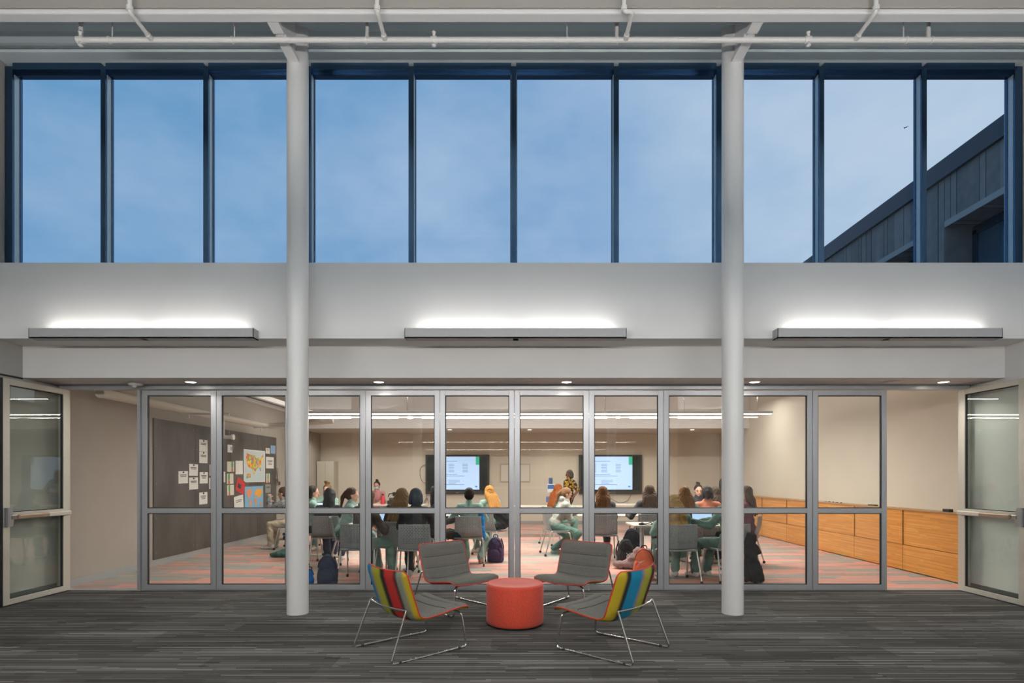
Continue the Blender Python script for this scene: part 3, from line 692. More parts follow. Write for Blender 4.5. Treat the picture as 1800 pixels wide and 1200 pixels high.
def chair_at(x, y, deg, label):
    if first_chair[0]: first_chair[0] = False; q = SCH
    else: q = copy_tree(SCH)
    q.location = (x, y, 0); q.rotation_euler = (0, 0, math.radians(deg)); q['label'] = label; q['group'] = 'grey perforated classroom chairs'
    return q
def table(x0, x1, y0, y1, label, z=.72):
    r = thing('classroom_table', label, 'table', ((x0+x1)/2, (y0+y1)/2, 0), 0, 'pale classroom tables'); hx, hy = (x1-x0)/2, (y1-y0)/2
    boxes('tabletop', [((-hx, -hy, z-.028), (hx, hy, z))], TABLE, r, bev=.006)
    for s in (-1, 1):
        bm = bmesh.new(); lathe(bm, [(.032, .05), (.032, z-.03)], 14, (s*(hx-.18), 0, 0)); obj('leg', bm, ALU, r, 60)
        bm = bmesh.new(); box(bm, (s*(hx-.18)-.03, -hy+.05, .03), (s*(hx-.18)+.03, hy-.05, .06), .01); obj('foot_bar', bm, ALU, r)
        for q in (-1, 1): bm = bmesh.new(); lathe(bm, [(.03, -.012), (.03, .012)], 12, (s*(hx-.18), q*(hy-.08), .03), 'X'); obj('caster', bm, RUBBER, r)
    return r
table(-2.45, -1.42, 8.32, 8.95, 'pale classroom table with an open laptop, just behind the glass wall left of centre')
table(-1.5, -.78, 9.75, 10.4, 'pale classroom table in front of the dark-haired student in teal scrubs, under the left screen')
table(1.15, 2.75, 10.2, 10.85, 'pale classroom table right of the grey hooded student, under the right screen')
table(1.72, 3.35, 8.12, 8.75, 'pale classroom table with black headphones, closest to the glass wall at right')
table(2.75, 3.5, 10.05, 10.7, 'pale classroom table in front of the young woman with a bun and black shirt')
table(-4.1, -3.0, 10.2, 10.85, 'pale classroom table at far left, before the student with a messy bun')
table(-3.9, -2.2, 14.0, 14.6, 'long white back table with a black machine on it, near the left screen')
table(2.3, 4.3, 14.0, 14.6, 'long white back table below and right of the right screen')
table(-.1, 1.9, 13.2, 13.8, 'white back table before the standing instructor')

# ================================================================ PEOPLE
SKIN = {'fair': mat('fair_skin', (.58, .33, .24), .55), 'tan': mat('tan_skin', (.42, .22, .14), .55), 'brown': mat('brown_skin', (.20, .095, .055), .5)}
import numpy as np
def remesh(name, bm, m, parent, vox, it=4, hk=1.0):
    bmesh.ops.recalc_face_normals(bm, faces=bm.faces)
    me = bpy.data.meshes.new(name); bm.to_mesh(me); bm.free()
    o = bpy.data.objects.new(name, me); COL.objects.link(o)
    md = o.modifiers.new('r', 'REMESH'); md.mode = 'VOXEL'; md.voxel_size = vox; md.use_smooth_shade = True
    md = o.modifiers.new('s', 'SMOOTH'); md.factor = .5; md.iterations = it
    dg = bpy.context.evaluated_depsgraph_get(); me2 = bpy.data.meshes.new_from_object(o.evaluated_get(dg))
    o.modifiers.clear(); o.data = me2; bpy.data.meshes.remove(me); me2.name = name
    me2.materials.clear(); me2.materials.append(m)
    for p in me2.polygons: p.material_index = 0
    if name in ('top', 'trousers', 'hood', 'fabric', 'main_compartment', 'hair'):
        n = len(me2.vertices); C = np.empty(n*3); me2.vertices.foreach_get('co', C); C = C.reshape(-1, 3); N = np.empty(n*3); me2.vertex_normals.foreach_get('vector', N); N = N.reshape(-1, 3)
        ph = C[0].sum()*7
        def wob(f, sc=1.0): return (np.sin(C[:, 0]*f+C[:, 2]*f*.7*sc+ph)+np.sin(C[:, 1]*f*1.1-C[:, 2]*f*.9*sc+C[:, 0]*f*.3+2+ph)+np.sin(C[:, 2]*f*1.3+C[:, 0]*f*.8-C[:, 1]*f*.6+4))/3
        if name == 'hair':
            q = C-C.mean(0); an = np.arctan2(q[:, 0], q[:, 1]); w = wob(22, .5)
            d = (.0040*np.sin(an*17+w*3)+.0022*np.sin(an*41+w*5)+.004*w)*hk
        else:
            amp = {'fabric': .014, 'trousers': .009}.get(name, .007); d = amp*wob(34)+amp*.5*wob(75)
        me2.vertices.foreach_set('co', (C+N*d[:, None]).ravel())
    me2.shade_smooth(); o.parent = parent; return o
def ik(a, t, l1, l2, hint):
    a, t = Vector(a), Vector(t); d = t-a; L = min(d.length, (l1+l2)*.995); dn = d.normalized()
    x = (l1*l1-l2*l2+L*L)/(2*L); h = math.sqrt(max(0, l1*l1-x*x)); hv = Vector(hint); hv = hv-dn*hv.dot(dn); hv.normalize()
    return a+dn*x+hv*h, a+dn*L
def hairmat(c):
    k = 'hair_%02x%02x%02x' % tuple(int(255*q) for q in c)
    return mat(k.replace('hair_', 'hair_tone_'), tuple(q*.8 for q in c), .6, noise=.5, nscale=60, bump=.5, spec=.18, stretch=(6, 6, .8))
def floral():
    if 'floral_blouse' in MATS: return MATS['floral_blouse']
    m = bpy.data.materials.new('floral_blouse'); m.use_nodes = True; t = NT(m.node_tree); p = t.n['Principled BSDF']; tc = t.new('ShaderNodeTexCoord').outputs['Object']
    t.set(p.inputs['Base Color'], t.ramp(t.noise(tc, 17, 2), [(0, (.02, .02, .02)), (.50, (.75, .45, .03)), (.58, (.30, .10, .03)), (.62, (.02, .02, .02))], 'CONSTANT')); p.inputs['Roughness'].default_value = .8
    MATS['floral_blouse'] = m; return m
def cloth(c, pat=0):
    if pat == 'floral': return floral()
    k = 'cloth_%s_%d' % ('_'.join('%d' % int(999*q) for q in c), pat)
    return mat(k, c, .85, noise=.12 if not pat else pat, nscale=14 if not pat else 38, bump=.4)
TEAL, TEALD, NAVYC, BLK = (.23, .36, .31), (.13, .24, .205), (.022, .030, .060), (.020, .021, .025)
def person(label, x, y, deg, hair=(.05, .03, .02), style='long', top=TEAL, legs=TEALD, shoe=(.55, .55, .52), skin='fair', lean=12, side=0, yaw=0, nod=8,
           hands=None, feet=None, seat=.45, tl=1.0, sleeve=1.0, patt=0, mask=False, chair=True, chair_label=None, cdeg=None, cheek=False, print_=False, hood=False, sock=None, face=False):
    stand = seat > .7
    r = thing('person', label, 'person', (x, y, 0), math.radians(deg))
    if chair and not stand: chair_at(x, y, deg if cdeg is None else cdeg, chair_label)
    th, sd = math.radians(lean), math.radians(side)
    S = Vector((math.sin(sd), math.sin(th)*math.cos(sd), math.cos(th)*math.cos(sd))); S.normalize()
    H = Vector((0, -.07, seat+.085)) if not stand else Vector((0, 0, .86)); R_ = Vector((1, 0, 0)); R_ = (R_-S*R_.dot(S)).normalized(); Fw = S.cross(R_)*1.0
    sh = H+S*.43*tl; nb = H+S*.475*tl
    hd = (S*.4+Vector((0, .05+.010*nod/8, 1))).normalized(); hc = nb+hd*.135
    Mh = Matrix.Rotation(math.radians(yaw), 3, 'Z') @ Matrix.Rotation(-math.radians(nod), 3, 'X')
    def P(q): return hc+Mh @ Vector(q)
    sL, sR = sh-R_*.155-S*.02, sh+R_*.155-S*.02
    if hands is None: hands = ((-.16, .36, seat+.30), (.16, .36, seat+.30)) if not stand else ((-.24, .06, .84), (.24, .10, .88))
    if feet is None: feet = ((-.12, .36), (.12, .36)) if not stand else ((-.10, 0.02), (.10, .0))
    if cheek: hands = (hands[0], P((.055, .10, -.17)))
    arms = []
    for s, so, hn in ((-1, sL, hands[0]), (1, sR, hands[1])): e, wv = ik(so, hn, .27, .245, (s*.6, -.3, -1)); arms.append((s, so, e, wv))
    lg = []
    for s, ft in ((-1, feet[0]), (1, feet[1])):
        hp = H+Vector((s*.088, .02, -.02)); k, an = ik(hp, (ft[0], ft[1], .085), .42, .40, (s*.15, .6, 1) if not stand else (0, 1, .1)); lg.append((s, hp, k, an))
    # --- body
    def limbs(bm, g, arms_=True, legs_=True, torso=True, slv=1.0):
        if torso:
            M = Matrix((R_, Fw, S)).transposed()
            ell(bm, H+S*.03, (.150+g, .112+g, .12+g), M); ell(bm, H+S*.17*tl, (.122+g, .092+g, .15+g), M); ell(bm, H+S*.31*tl+Fw*.012, (.145+g, .105+g, .15+g), M)
            cap(bm, sL, sR, .052+g, .052+g); cap(bm, sh-S*.02, nb+S*.01, .075+g, .055+g)
        if arms_:
            for s, a, e, wv in arms:
                if slv > .6: cap(bm, a, e, .048+g, .038+g); q = (slv-.5)*2; cap(bm, e, e.lerp(wv, q), .038+g*1.1, .038*(1-q)+.027*q+g*1.1)
                else: cap(bm, a, a.lerp(e, slv*2), .050+g, .046+g)
        if legs_:
            for s, hp, k, an in lg:
                cap(bm, hp, k, .082+g, .056+g); cap(bm, k, k.lerp(an, .35), .054+g, .054+g); cap(bm, k.lerp(an, .35), an, .054+g, .036+g)
    bm = bmesh.new(); limbs(bm, 0)
    for s, a, e, wv in arms: cap(bm, a, e, .045, .036); cap(bm, e, wv, .038, .025)
    cap(bm, nb-hd*.04, hc-hd*.02, .052, .048)
    MH = Mh
    ell(bm, P((0, -.004, .022)), (.072, .088, .088), MH, 3); ell(bm, P((0, .018, -.035)), (.056, .062, .078), MH, 3)
    cap(bm, P((0, .083, .005)), P((0, .099, -.022)), .008, .013)                    # nose
    cap(bm, P((-.018, .078, -.060)), P((.018, .078, -.060)), .009, .009)           # lips
    cap(bm, P((0, .066, -.092)), P((0, .060, -.092)), .018, .02)                    # chin
    for s in (-1, 1): ell(bm, P((s*.073, -.008, -.012)), (.010, .018, .028), MH); cap(bm, P((s*.018, .081, .016)), P((s*.045, .068, .016)), .009, .008)
    for s, a, e, wv in arms:                                                        # hands: palm, four bent fingers, thumb
        f = (wv-e).normalized(); f = (f+Vector((0, 0, -.25))).normalized(); sdv = f.cross(Vector((0, 0, 1))).normalized(); dn = sdv.cross(f).normalized()*-1
        if dn.z > 0: dn = -dn
        pc = wv+f*.04
        M = Matrix((sdv, f, dn)).transposed(); ell(bm, pc, (.040, .048, .017), M)
        for k, (o_, L) in enumerate(((-.030, .062), (-.010, .074), (.010, .070), (.029, .055))):
            b0 = wv+f*.078+sdv*o_; b1 = b0+(f*.8+dn*.45).normalized()*L*.5; b2 = b1+(f*.35+dn*.9).normalized()*L*.5
            cap(bm, b0-f*.01, b1, .0095, .0088, 8); cap(bm, b1, b2, .0088, .0075, 8)
        t0 = wv+f*.025-sdv*s*.030; t1 = t0+(f*.6-sdv*s*.8+dn*.3).normalized()*.035; t2 = t1+(f*.9-sdv*s*.2+dn*.3).normalized()*.028
        cap(bm, t0, t1, .012, .010, 8); cap(bm, t1, t2, .010, .008, 8)
    for s, hp, k, an in lg: cap(bm, an, an+Vector((s*.01, .13, -.045)), .036, .028)
    remesh('body', bm, SKIN[skin], r, .0085, 3)
    # --- clothes
    bm = bmesh.new(); limbs(bm, .017, True, False, True, sleeve)
    if hood: ell(bm, nb-Fw*.07+S*.02, (.11, .065, .06), Matrix((R_, Fw, S)).transposed())
    remesh('top', bm, cloth(top, patt), r, .012, 5)
    bm = bmesh.new(); limbs(bm, .014, False, True, False)
    for s, hp, k, an in lg: cap(bm, k.lerp(an, .3), an+Vector((0, 0, .02)), .066, .062)
    ell(bm, H+S*.02, (.165, .130, .12)); remesh('trousers', bm, cloth(legs), r, .013, 5)
    for s, hp, k, an in lg:
        bm = bmesh.new(); q = Vector((an.x, an.y, 0)); out = Vector((s*.04, 1, 0)).normalized()
        cap(bm, q+Vector((0, -.03, .042)), q+out*.10+Vector((0, 0, .040)), .040, .036); cap(bm, q+out*.10+Vector((0, 0, .036)), q+out*.165+Vector((0, 0, .032)), .036, .030); cap(bm, q+Vector((0, -.02, .04)), q+Vector((0, -.015, .085)), .040, .042)
        remesh('shoe', bm, cloth(shoe), r, .009, 3)
    # --- hair
    bm = bmesh.new(); ell(bm, P((0, -.020, .036)), (.083, .092, .090), MH, 3); ell(bm, P((0, -.040, .0)), (.080, .072, .085), MH, 3)
    up = Vector((0, 0, 1))
    if style in ('long', 'longwide'):
        for q in (-.062, -.031, 0, .031, .062):
            a = P((q*1.1, -.062+abs(q)*.5, -.02)); b = nb+R_*q*1.35-Fw*.100+S*.02; c = nb+R_*q*1.7-Fw*.135-S*(.18+.5*abs(q) if style == 'long' else .27-.6*abs(q))
            cap(bm, a, b, .044, .040); cap(bm, b, c, .040, .020)
        for s in (-1, 1): cap(bm, P((s*.068, -.005, .03)), P((s*.074, -.015, -.07)), .022, .026); cap(bm, P((s*.074, -.015, -.07)), nb+R_*s*.09-Fw*.04-S*.02, .026, .022)
    elif style == 'pony':
        a = P((0, -.105, .03)); b = P((0, -.14, -.05)); cap(bm, P((0, -.08, .04)), a, .03, .028); cap(bm, a, b, .030, .034); cap(bm, b, nb-Fw*.13-S*.10, .034, .014)
    elif style == 'bun':
        ell(bm, P((0, -.05, .135)), (.042, .040, .036)); ell(bm, P((.02, -.06, .150)), (.026, .026, .022))
    elif style == 'messybun':
        for q in ((0, -.03, .14), (.03, -.04, .15), (-.03, -.03, .15), (.005, -.02, .175), (.035, -.03, .17)): ell(bm, P(q), (.030, .028, .024))
    elif style == 'bob':
        for s in (-1, 1): cap(bm, P((s*.07, -.02, .02)), P((s*.072, -.03, -.08)), .026, .028)
        cap(bm, P((0, -.08, 0)), P((0, -.07, -.08)), .05, .045)
    elif style == 'bowed':
        ell(bm, P((0, -.02, .03)), (.1, .1, .1))
    remesh('hair', bm, hairmat(hair) if style != 'hoodup' else cloth(top), r, .009, 3, 1.0 if 'long' in style else .45)
    if style == 'hoodup':
        bm = bmesh.new(); ell(bm, P((0, -.022, .022)), (.102, .110, .120), MH, 3); cap(bm, P((0, -.05, 0)), nb-Fw*.03, .085, .10); ell(bm, P((0, -.09, .08)), (.05, .05, .05)); remesh('hood', bm, cloth(top), r, .011, 5)
    if face:
        for s in (-1, 1):
            bm = bmesh.new(); ell(bm, P((s*.030, .078, .000)), (.0135, .006, .0068), MH); obj('eye', bm, mat('eye_dark', (.03, .02, .018), .3), r, 180)
            bm = bmesh.new(); cap(bm, P((s*.018, .088, .020)), P((s*.044, .074, .022)), .004, .003, 6); obj('eyebrow', bm, hairmat(hair), r)
        bm = bmesh.new(); cap(bm, P((-.016, .086, -.058)), P((.016, .086, -.058)), .0055, .0055, 6); obj('mouth', bm, mat('lips', (.42, .13, .11), .5), r)
    if print_:
        bm = bmesh.new(); q0 = H+S*.33*tl+Fw*.115
        for q in ((0, 0, .05, .016), (-.03, -.03, .03, .02), (.035, -.035, .03, .016)): ell(bm, q0+R_*q[0]+S*q[1], (q[2], .014, q[3]))
        obj('shirt_print', bm, PAPER, r, 180)
    if mask:
        bm = bmesh.new(); ell(bm, P((0, .052, -.048)), (.056, .055, .046), MH, 3); obj('face_mask', bm, mat('blue_mask', (.45, .58, .70), .8), r, 180)
    if sock:
        for s, hp, k, an in lg: bm = bmesh.new(); cap(bm, an+Vector((0, 0, -.01)), an+Vector((0, 0, .045)), .044, .046); obj('sock', bm, cloth(sock), r, 180)
    return r

AUB, BLD, DKB, BRN, RDH = (.16, .065, .02), (.48, .29, .10), (.022, .016, .014), (.075, .040, .022), (.36, .10, .025)
person('seated person in a grey speckled sweater reaching left, half hidden by the left column', -4.37, 11.2, 90, BRN, 'pony', (.20, .20, .20), (.45, .38, .28), patt=.7, lean=28, hands=((-.05, .42, 1.0), (.12, .40, .90)), chair_label='grey chair under the grey speckled sweater, beyond the left column')
person('dark-haired student in pale green scrubs turned right, next to the left column', -3.50, 9.85, -60, DKB, 'bob', TEAL, NAVYC, yaw=-10, lean=10, chair_label='grey chair immediately right of the left column, under pale green scrubs')
person('student facing the viewer with a messy brown top bun and teal scrubs', -3.72, 11.35, 180, (.22, .12, .05), 'messybun', TEAL, TEALD, face=True, nod=10, lean=8, chair_label='grey chair under the student with the messy brown bun')
person('student in a black hooded jacket with the hood up, back to the viewer at left', -3.02, 9.30, 4, DKB, 'hoodup', BLK, NAVYC, lean=14, tl=.90, nod=25, chair_label='grey perforated chair of the black hooded student near the left column')
person('student with a dark ponytail and pale teal sleeves, head leaning on her raised arm', -2.62, 8.95, -75, BRN, 'pony', (.33, .48, .44), TEALD, side=0, lean=16, hands=((-.05, .30, 1.10), (.12, .42, .78)), chair_label='grey chair under the student with the dark ponytail')
person('student in a brown puffer jacket and green scrub trousers behind the glass', -2.10, 7.80, -28, (.20, .11, .05), 'bob', (.085, .060, .045), (.16, .27, .22), lean=12, side=13, hood=True, feet=((-.05, .42), (.25, .36)), cdeg=0, chair_label='grey perforated chair holding the brown puffer jacket student, beside the navy backpack')
person('distant masked woman in a pink plaid top facing the viewer, left of the left screen', -3.62, 15.0, 180, DKB, 'bun', (.45, .20, .19), BLK, mask=True, face=True, lean=2, tl=1.05, chair_label='grey chair under the distant masked woman')
person('student with long ombre blonde hair, dark navy jacket and tan trousers', -1.68, 8.18, -8, (.22, .13, .055), 'longwide', (.030, .034, .045), (.36, .27, .17), shoe=(.02, .02, .02), lean=10, side=8, chair_label='grey chair of the blonde student in tan trousers, mostly hidden', feet=((-.14, .20), (.10, .30)))
person('student with reflected-blue tint on dark hair in a black jacket, behind the left lounge chairs', -1.33, 7.74, 4, (.030, .045, .065), 'bob', BLK, BLK, lean=8, chair_label='large grey perforated chair directly behind the left lounge chairs')  # blue of the glass reflections is mixed into this hair colour
person('figure in a black quilted jacket half hidden by a post under the left screen', -1.27, 9.15, -80, DKB, 'hoodup', (.026, .027, .035), BLK, lean=14, chair_label='grey chair under the black quilted jacket')
person('dark-haired student with a headband in teal scrubs below the left screen', -.72, 9.22, 0, DKB, 'short', TEAL, (.20, .30, .25), shoe=(.30, .16, .12), lean=9, tl=.95, chair_label='grey perforated chair behind the rear left lounge chair, teal scrubs in it', feet=((-.05, .10), (.18, .06)), hands=((-.30, .26, .78), (.22, .36, .75)))
person('strawberry blonde student in teal scrubs reaching left at the right edge of the left screen', -.38, 10.35, 35, (.50, .24, .06), 'longwide', TEAL, TEALD, lean=22, tl=1.04, hands=((-.32, .30, .80), (.05, .42, .76)), cdeg=-40, chair_label='grey chair with a black jacket over it, right of the blue jacket')
person('standing instructor in a black and yellow floral blouse, looking left', 1.50, 15.35, 120, (.10, .10, .095), 'bob', (.10, .085, .03), BLK, skin='brown', seat=.86, patt='floral', sleeve=.45, lean=0, face=True, yaw=-20)
person('red-haired student in teal scrubs, back turned, beside the grey hooded student', .90, 11.9, -62, RDH, 'longwide', TEAL, TEALD, lean=12, chair_label='grey chair side-on under the red-haired student')
person('student in a pale grey hoodie resting her cheek on her hand, facing right', .80, 10.35, -82, (.26, .14, .07), 'pony', (.37, .37, .33), TEALD, shoe=(.40, .52, .48), lean=26, yaw=0, nod=22, hood=True, hands=((-.12, .38, .76), (0, 0, 0)), cheek=True, face=True, feet=((-.10, -.05), (.10, .10)), chair_label='grey chair seen side-on under the grey hooded student')
person('auburn-haired student below the right screen, back to the viewer', 1.50, 9.62, 0, AUB, 'longwide', (.05, .055, .07), BLK, lean=8, tl=.98, chair_label='grey slatted-looking chair directly below the right screen')
person('student with long dark brown hair in a charcoal top at the right screen', 2.32, 9.72, -8, BRN, 'longwide', (.065, .065, .070), BLK, lean=12, tl=1.03, hands=((-.34, .28, .76), (.2, .36, .76)), chair_label='grey chair at the table with the black headphones')
person('blonde student in teal scrubs at the right, her chair tight against the glass', 2.20, 7.72, 4, BLD, 'longwide', TEAL, TEALD, lean=20, tl=.86, nod=22, chair_label='grey perforated chair of the blonde student, left of the white sneakers')
person('student with long auburn hair and teal scrubs behind the laptop at right', 2.74, 9.12, 5, (.20, .09, .025), 'longwide', TEAL, TEALD, lean=10, tl=1.0, chair_label='grey chair across the table behind the right laptop')
person('young woman with a dark bun and black printed shirt facing the viewer', 3.68, 11.35, 172, DKB, 'bun', (.020, .022, .030), BLK, face=True, print_=True, lean=10, sleeve=.45, chair_label='grey chair under the young woman with the dark bun')
person('student with dark hair in a coral shirt, left of the right column', 3.22, 9.45, -12, DKB, 'bob', (.62, .21, .12), BLK, lean=12, nod=20, chair_label='grey chair under the coral shirt')
person('student with brown hair bent forward beside the coral shirt', 3.62, 10.05, 18, (.07, .045, .028), 'longwide', (.12, .09, .07), BLK, lean=20, chair_label='grey chair under the brown-haired student bent forward')
person('student in dark green scrubs and white sneakers typing, half behind the right column', 2.92, 7.80, 22, (.10, .06, .035), 'bob', (.15, .27, .23), (.10, .18, .155), shoe=(.62, .60, .55), lean=14, side=12, hands=((-.42, .20, .80), (-.30, .30, .78)), feet=((-.26, .34), (-.02, .36)), sock=(.02, .02, .02), cdeg=10, chair_label='grey perforated chair just left of the right column, white sneakers under it')
person('person in a maroon top mostly hidden behind the right column', 3.72, 9.2, 60, BRN, 'long', (.16, .035, .055), BLK, lean=4, chair_label='grey chair under the maroon top, behind the right column')
# ================================================================ SCREENS
def screen(x0, x1, y0, y1, sx0, label, rows):
    r = thing('wall_display', label, 'screen', (0, 0, 0), 0, 'two large wall displays'); Y = CB-.10; a, b = X(x0, Y), X(x1, Y); zt, zb = Z(y0, Y), Z(y1, Y)
    boxes('bezel', [((a, Y, zb), (b, Y+.09, zt))], mat('graphite_bezel', (.035, .035, .03), .35), r, bev=.006)
    boxes('glass', [((a+.05, Y-.004, zb+.10), (b-.05, Y, zt-.05))], mat('dark_screen_glass', (.03, .035, .035), .12), r)
    s0, s1 = a+sx0, a+sx0+1.30; z1, z0 = zt-.055, zb+.13
    sl = boxes('slide', [((s0, Y-.008, z0), (s1, Y-.004, z1))], mat('lit_slide', (.42, .60, .88), .5, emit=.68), r)
    bm = bmesh.new(); w_, h_ = s1-s0, z1-z0
    def ln(u, v, L, t=.015): box(bm, (s0+u*w_, Y-.010, z0+v*h_-t/2), (s0+(u+L)*w_, Y-.008, z0+v*h_+t/2))
    ln(.06, .86, .44)
    for k in range(6):
        if rows: ln(.08, .765-.045*k, .10)
        ln(.30, .765-.045*k, .13); ln(.62, .765-.045*k, .12)
    ln(.06, .46, .44); ln(.04, .415, .62)
    for k in range(3): ln(.30, .285-.045*k, (.26, .26, .18)[k])
    ln(.10, .15, .56)
    obj('slide_text', bm, mat('slide_ink', (.20, .30, .44), .6, emit=.45), sl)
    boxes('slide_tab', [((s1-.105, Y-.010, z1-.24), (s1, Y-.008, z1))], mat('green_tab', (.03, .42, .26), .5, emit=.55), sl)
    bm = bmesh.new(); ell(bm, (s1-.09, Y-.009, z0+.09), (.035, .003, .022)); obj('slide_emblem', bm, mat('teal_emblem', (.05, .28, .38), .5, emit=.4), sl)
    boxes('badge', [(((a+b)/2-.04, Y-.006, zb+.03), ((a+b)/2+.04, Y, zb+.045))], CHROME, r)
screen(748, 860, 799, 868, .28, 'left wall display showing a blue-white slide with a green tab', False)
screen(1018, 1129, 799, 868, .26, 'right wall display showing a blue-white slide with a green tab', True)
def cable(pts, label, r=.006):
    bm = bmesh.new(); tube(bm, catmull([(X(a, CB-.03), CB-.03, Z(b, CB)) for a, b in [p for p in pts]], 8) if False else [Vector(p) for p in catmull([Vector((X(a, CB-.03), CB-.03, Z(b, CB))) for a, b in pts], 8)], r, 6)
    tag(obj('display_cable', bm, BLACK), label, 'cable')
cable([(1066, 868), (1076, 877), (1089, 883), (1102, 880), (1108, 872), (1110, 867)], 'black cable hanging in a loop below the right wall display')
cable([(752, 815), (741, 820), (738, 832), (742, 845), (750, 850)], 'thin black cable looping at the left side of the left wall display')
cable([(750, 867), (749, 880), (744, 886), (750, 875), (754, 885)], 'thin black cable dangling under the left corner of the left wall display')
Y = CB-.02
r = thing('framed_board', 'pale framed board on the back wall between the two screens', 'board'); a, b, zt, zb = X(879, Y), X(932, Y), Z(815, Y), Z(847, Y)
boxes('frame', [((a, Y, zb), (b, Y+.015, zt))], mat('board_frame', (.42, .40, .34), .6), r); boxes('surface', [((a+.03, Y-.004, zb+.03), (b-.03, Y, zt-.03))], mat('board_white', (.62, .60, .53), .5), r)
r = thing('storage_cabinet', 'tall pale cabinet against the back wall beside the left column', 'cabinet', (-5.43, 16.4, 0))
boxes('body', [((-.25, 0, 0), (.25, .38, 1.85))], mat('pale_cabinet', (.50, .47, .39), .6), r, bev=.004)
for s in (-1, 1): d_ = boxes('door', [((s*.005, -.015, .05), (s*.24, 0, 1.82))], MATS['pale_cabinet'], r); boxes('handle', [((s*.04, -.03, .9), (s*.05, -.015, 1.05))], CHROME, d_)

# ================================================================ PAPERS AND MAPS ON THE STEEL PANELS
WX = CX0+.021
def wallY(px): return -WX*F/(VPX-px)
def sheetp(name, px0, px1, py0, py1, m, label, cat, lines=0, magnet=False, tilt=0, group=None):
    y0, y1 = wallY(px0), wallY(px1); yc = (y0+y1)/2; zt, zb = Z(py0, yc), Z(py1, yc); h, wd = (zt-zb)/2, (y1-y0)/2
    r = boxes(name, [((0, -wd, -h), (.004, wd, h))], m); r.location = (WX, yc, (zt+zb)/2); r.rotation_euler = (math.radians(tilt), 0, 0); tag(r, label, cat, group)
    if lines:
        bm = bmesh.new()
        for k in range(lines): q = (.9, .8, .6, .7)[k % 4]*wd*.75; box(bm, (.004, -q, h*(.38-.22*k)-.006), (.0055, q, h*(.38-.22*k)+.006))
        obj('print', bm, INK, r)
    if magnet: bm = bmesh.new(); lathe(bm, [(.016, .004), (.014, .014)], 12, (0, 0, h*.82), 'X'); obj('magnet', bm, BLACK, r)
    return r
NG = 'white printed notices under magnets'
sheetp('notice', 313.4, 330.1, 827.9, 849.3, PAPER, 'leftmost white notice under a black magnet on the steel panel', 'notice', 2, True, 1, NG)
sheetp('notice', 332.1, 347.6, 815.4, 835.8, PAPER, 'upper of two white notices in the second column from the left', 'notice', 2, True, -1, NG)
sheetp('notice', 332.1, 347.8, 838.8, 859.8, PAPER, 'lower of two white notices in the second column from the left', 'notice', 2, True, 1, NG)
sheetp('notice', 350, 364.4, 772.8, 793.3, PAPER, 'topmost white notice on the left steel panel', 'notice', 2, True, 0, NG)
sheetp('notice', 350, 364.4, 793.8, 813.7, PAPER, 'white notice directly below the topmost one', 'notice', 2, True, 0, NG)
sheetp('notice', 350.8, 364.8, 829.4, 849.3, PAPER, 'white notice at middle height in the third column', 'notice', 3, True, 0, NG)
sheetp('notice', 350, 364.2, 865, 885.8, PAPER, 'lowest white notice just above the glass wall rail', 'notice', 3, True, 1, NG)
sheetp('notice', 368.3, 383.5, 816.4, 835.6, PAPER, 'upper white notice partly hidden by the first panel post', 'notice', 2, True, 0, NG)
sheetp('notice', 367.4, 383, 839.3, 858.6, PAPER, 'lower white notice partly hidden by the first panel post', 'notice', 2, True, 1, NG)
sheetp('notice', 384.5, 395.7, 828.8, 847.5, PAPER, 'cream sheet edge peeking out right of the first panel post', 'notice')
CARD = mat('cream_card', (.62, .60, .50), .8); GR = mat('card_green', (.08, .30, .08), .7); RD = mat('card_red', (.60, .12, .05), .7)
def card(a, b, c, d, label, gx):
    r = sheetp('picture_card', a, b, c, d, CARD, label, 'card', 0, False, 1, 'illustrated cards on the steel panel')
    bm = bmesh.new(); ell(bm, (.005, gx, .03), (.003, .035, .08)); ell(bm, (.005, gx+.01, .09), (.003, .02, .05)); obj('leaf_drawing', bm, GR, r)
    bm = bmesh.new(); box(bm, (.004, gx-.03, -.11), (.006, gx+.03, -.04)); obj('pot_drawing', bm, RD, r)
card(399, 411.4, 811, 828.8, 'upper illustrated card left of the coloured map', .06); card(398.6, 410, 832, 850, 'middle illustrated card left of the coloured map', -.05); card(399, 410.9, 852, 870, 'lower illustrated card with a red pot, below the other two', -.05)
card(467.8, 474, 832, 847.7, 'narrow illustrated card right of the coloured map', .0)
sheetp('paper_sheet', 413.8, 426.4, 809.6, 833.3, PAPER, 'blank white sheet immediately left of the coloured map', 'paper', 0, False, 1)
sheetp('paper_sheet', 411.4, 427.5, 871, 896, PAPER, 'tilted loose white sheets left of the world map', 'paper', 2, False, 6)
sheetp('paper_sheet', 467.4, 480.9, 803, 823, PAPER, 'white typed sheet right of the coloured map', 'paper', 4, False, 0)
sheetp('paper_sheet', 466.9, 473.9, 787.4, 797.3, CARD, 'small cream sheet at the top right corner of the coloured map', 'paper', 1)
sheetp('leaflet', 475.6, 484, 782.8, 797, mat('blue_leaflet', (.25, .38, .58), .7), 'small blue and white leaflet at the far end of the steel panels', 'leaflet')
sheetp('leaflet', 466.3, 475.4, 851, 865.6, mat('grey_leaflet', (.26, .27, .25), .7), 'grey leaflet right of the world map', 'leaflet', 2)
r = sheetp('pennant', 415, 430, 842, 866, mat('red_pennant', (.55, .03, .03), .7), 'red and black flyer pinned askew between the two maps', 'flyer', 0, False, -18)
boxes('black_patch', [((.004, -.12, -.06), (.006, .02, .03))], BLACK, r)
r = sheetp('thermostat', 399.8, 408, 781.6, 795, WPIPE, 'white rounded wall control box above the illustrated cards', 'thermostat'); boxes('keys', [((.004, .02, -.03), (.02, .06, .04))], mat('box_grey', (.4, .4, .38), .5), r)
MB_ = mat('map_sheet', (.50, .58, .58), .7)
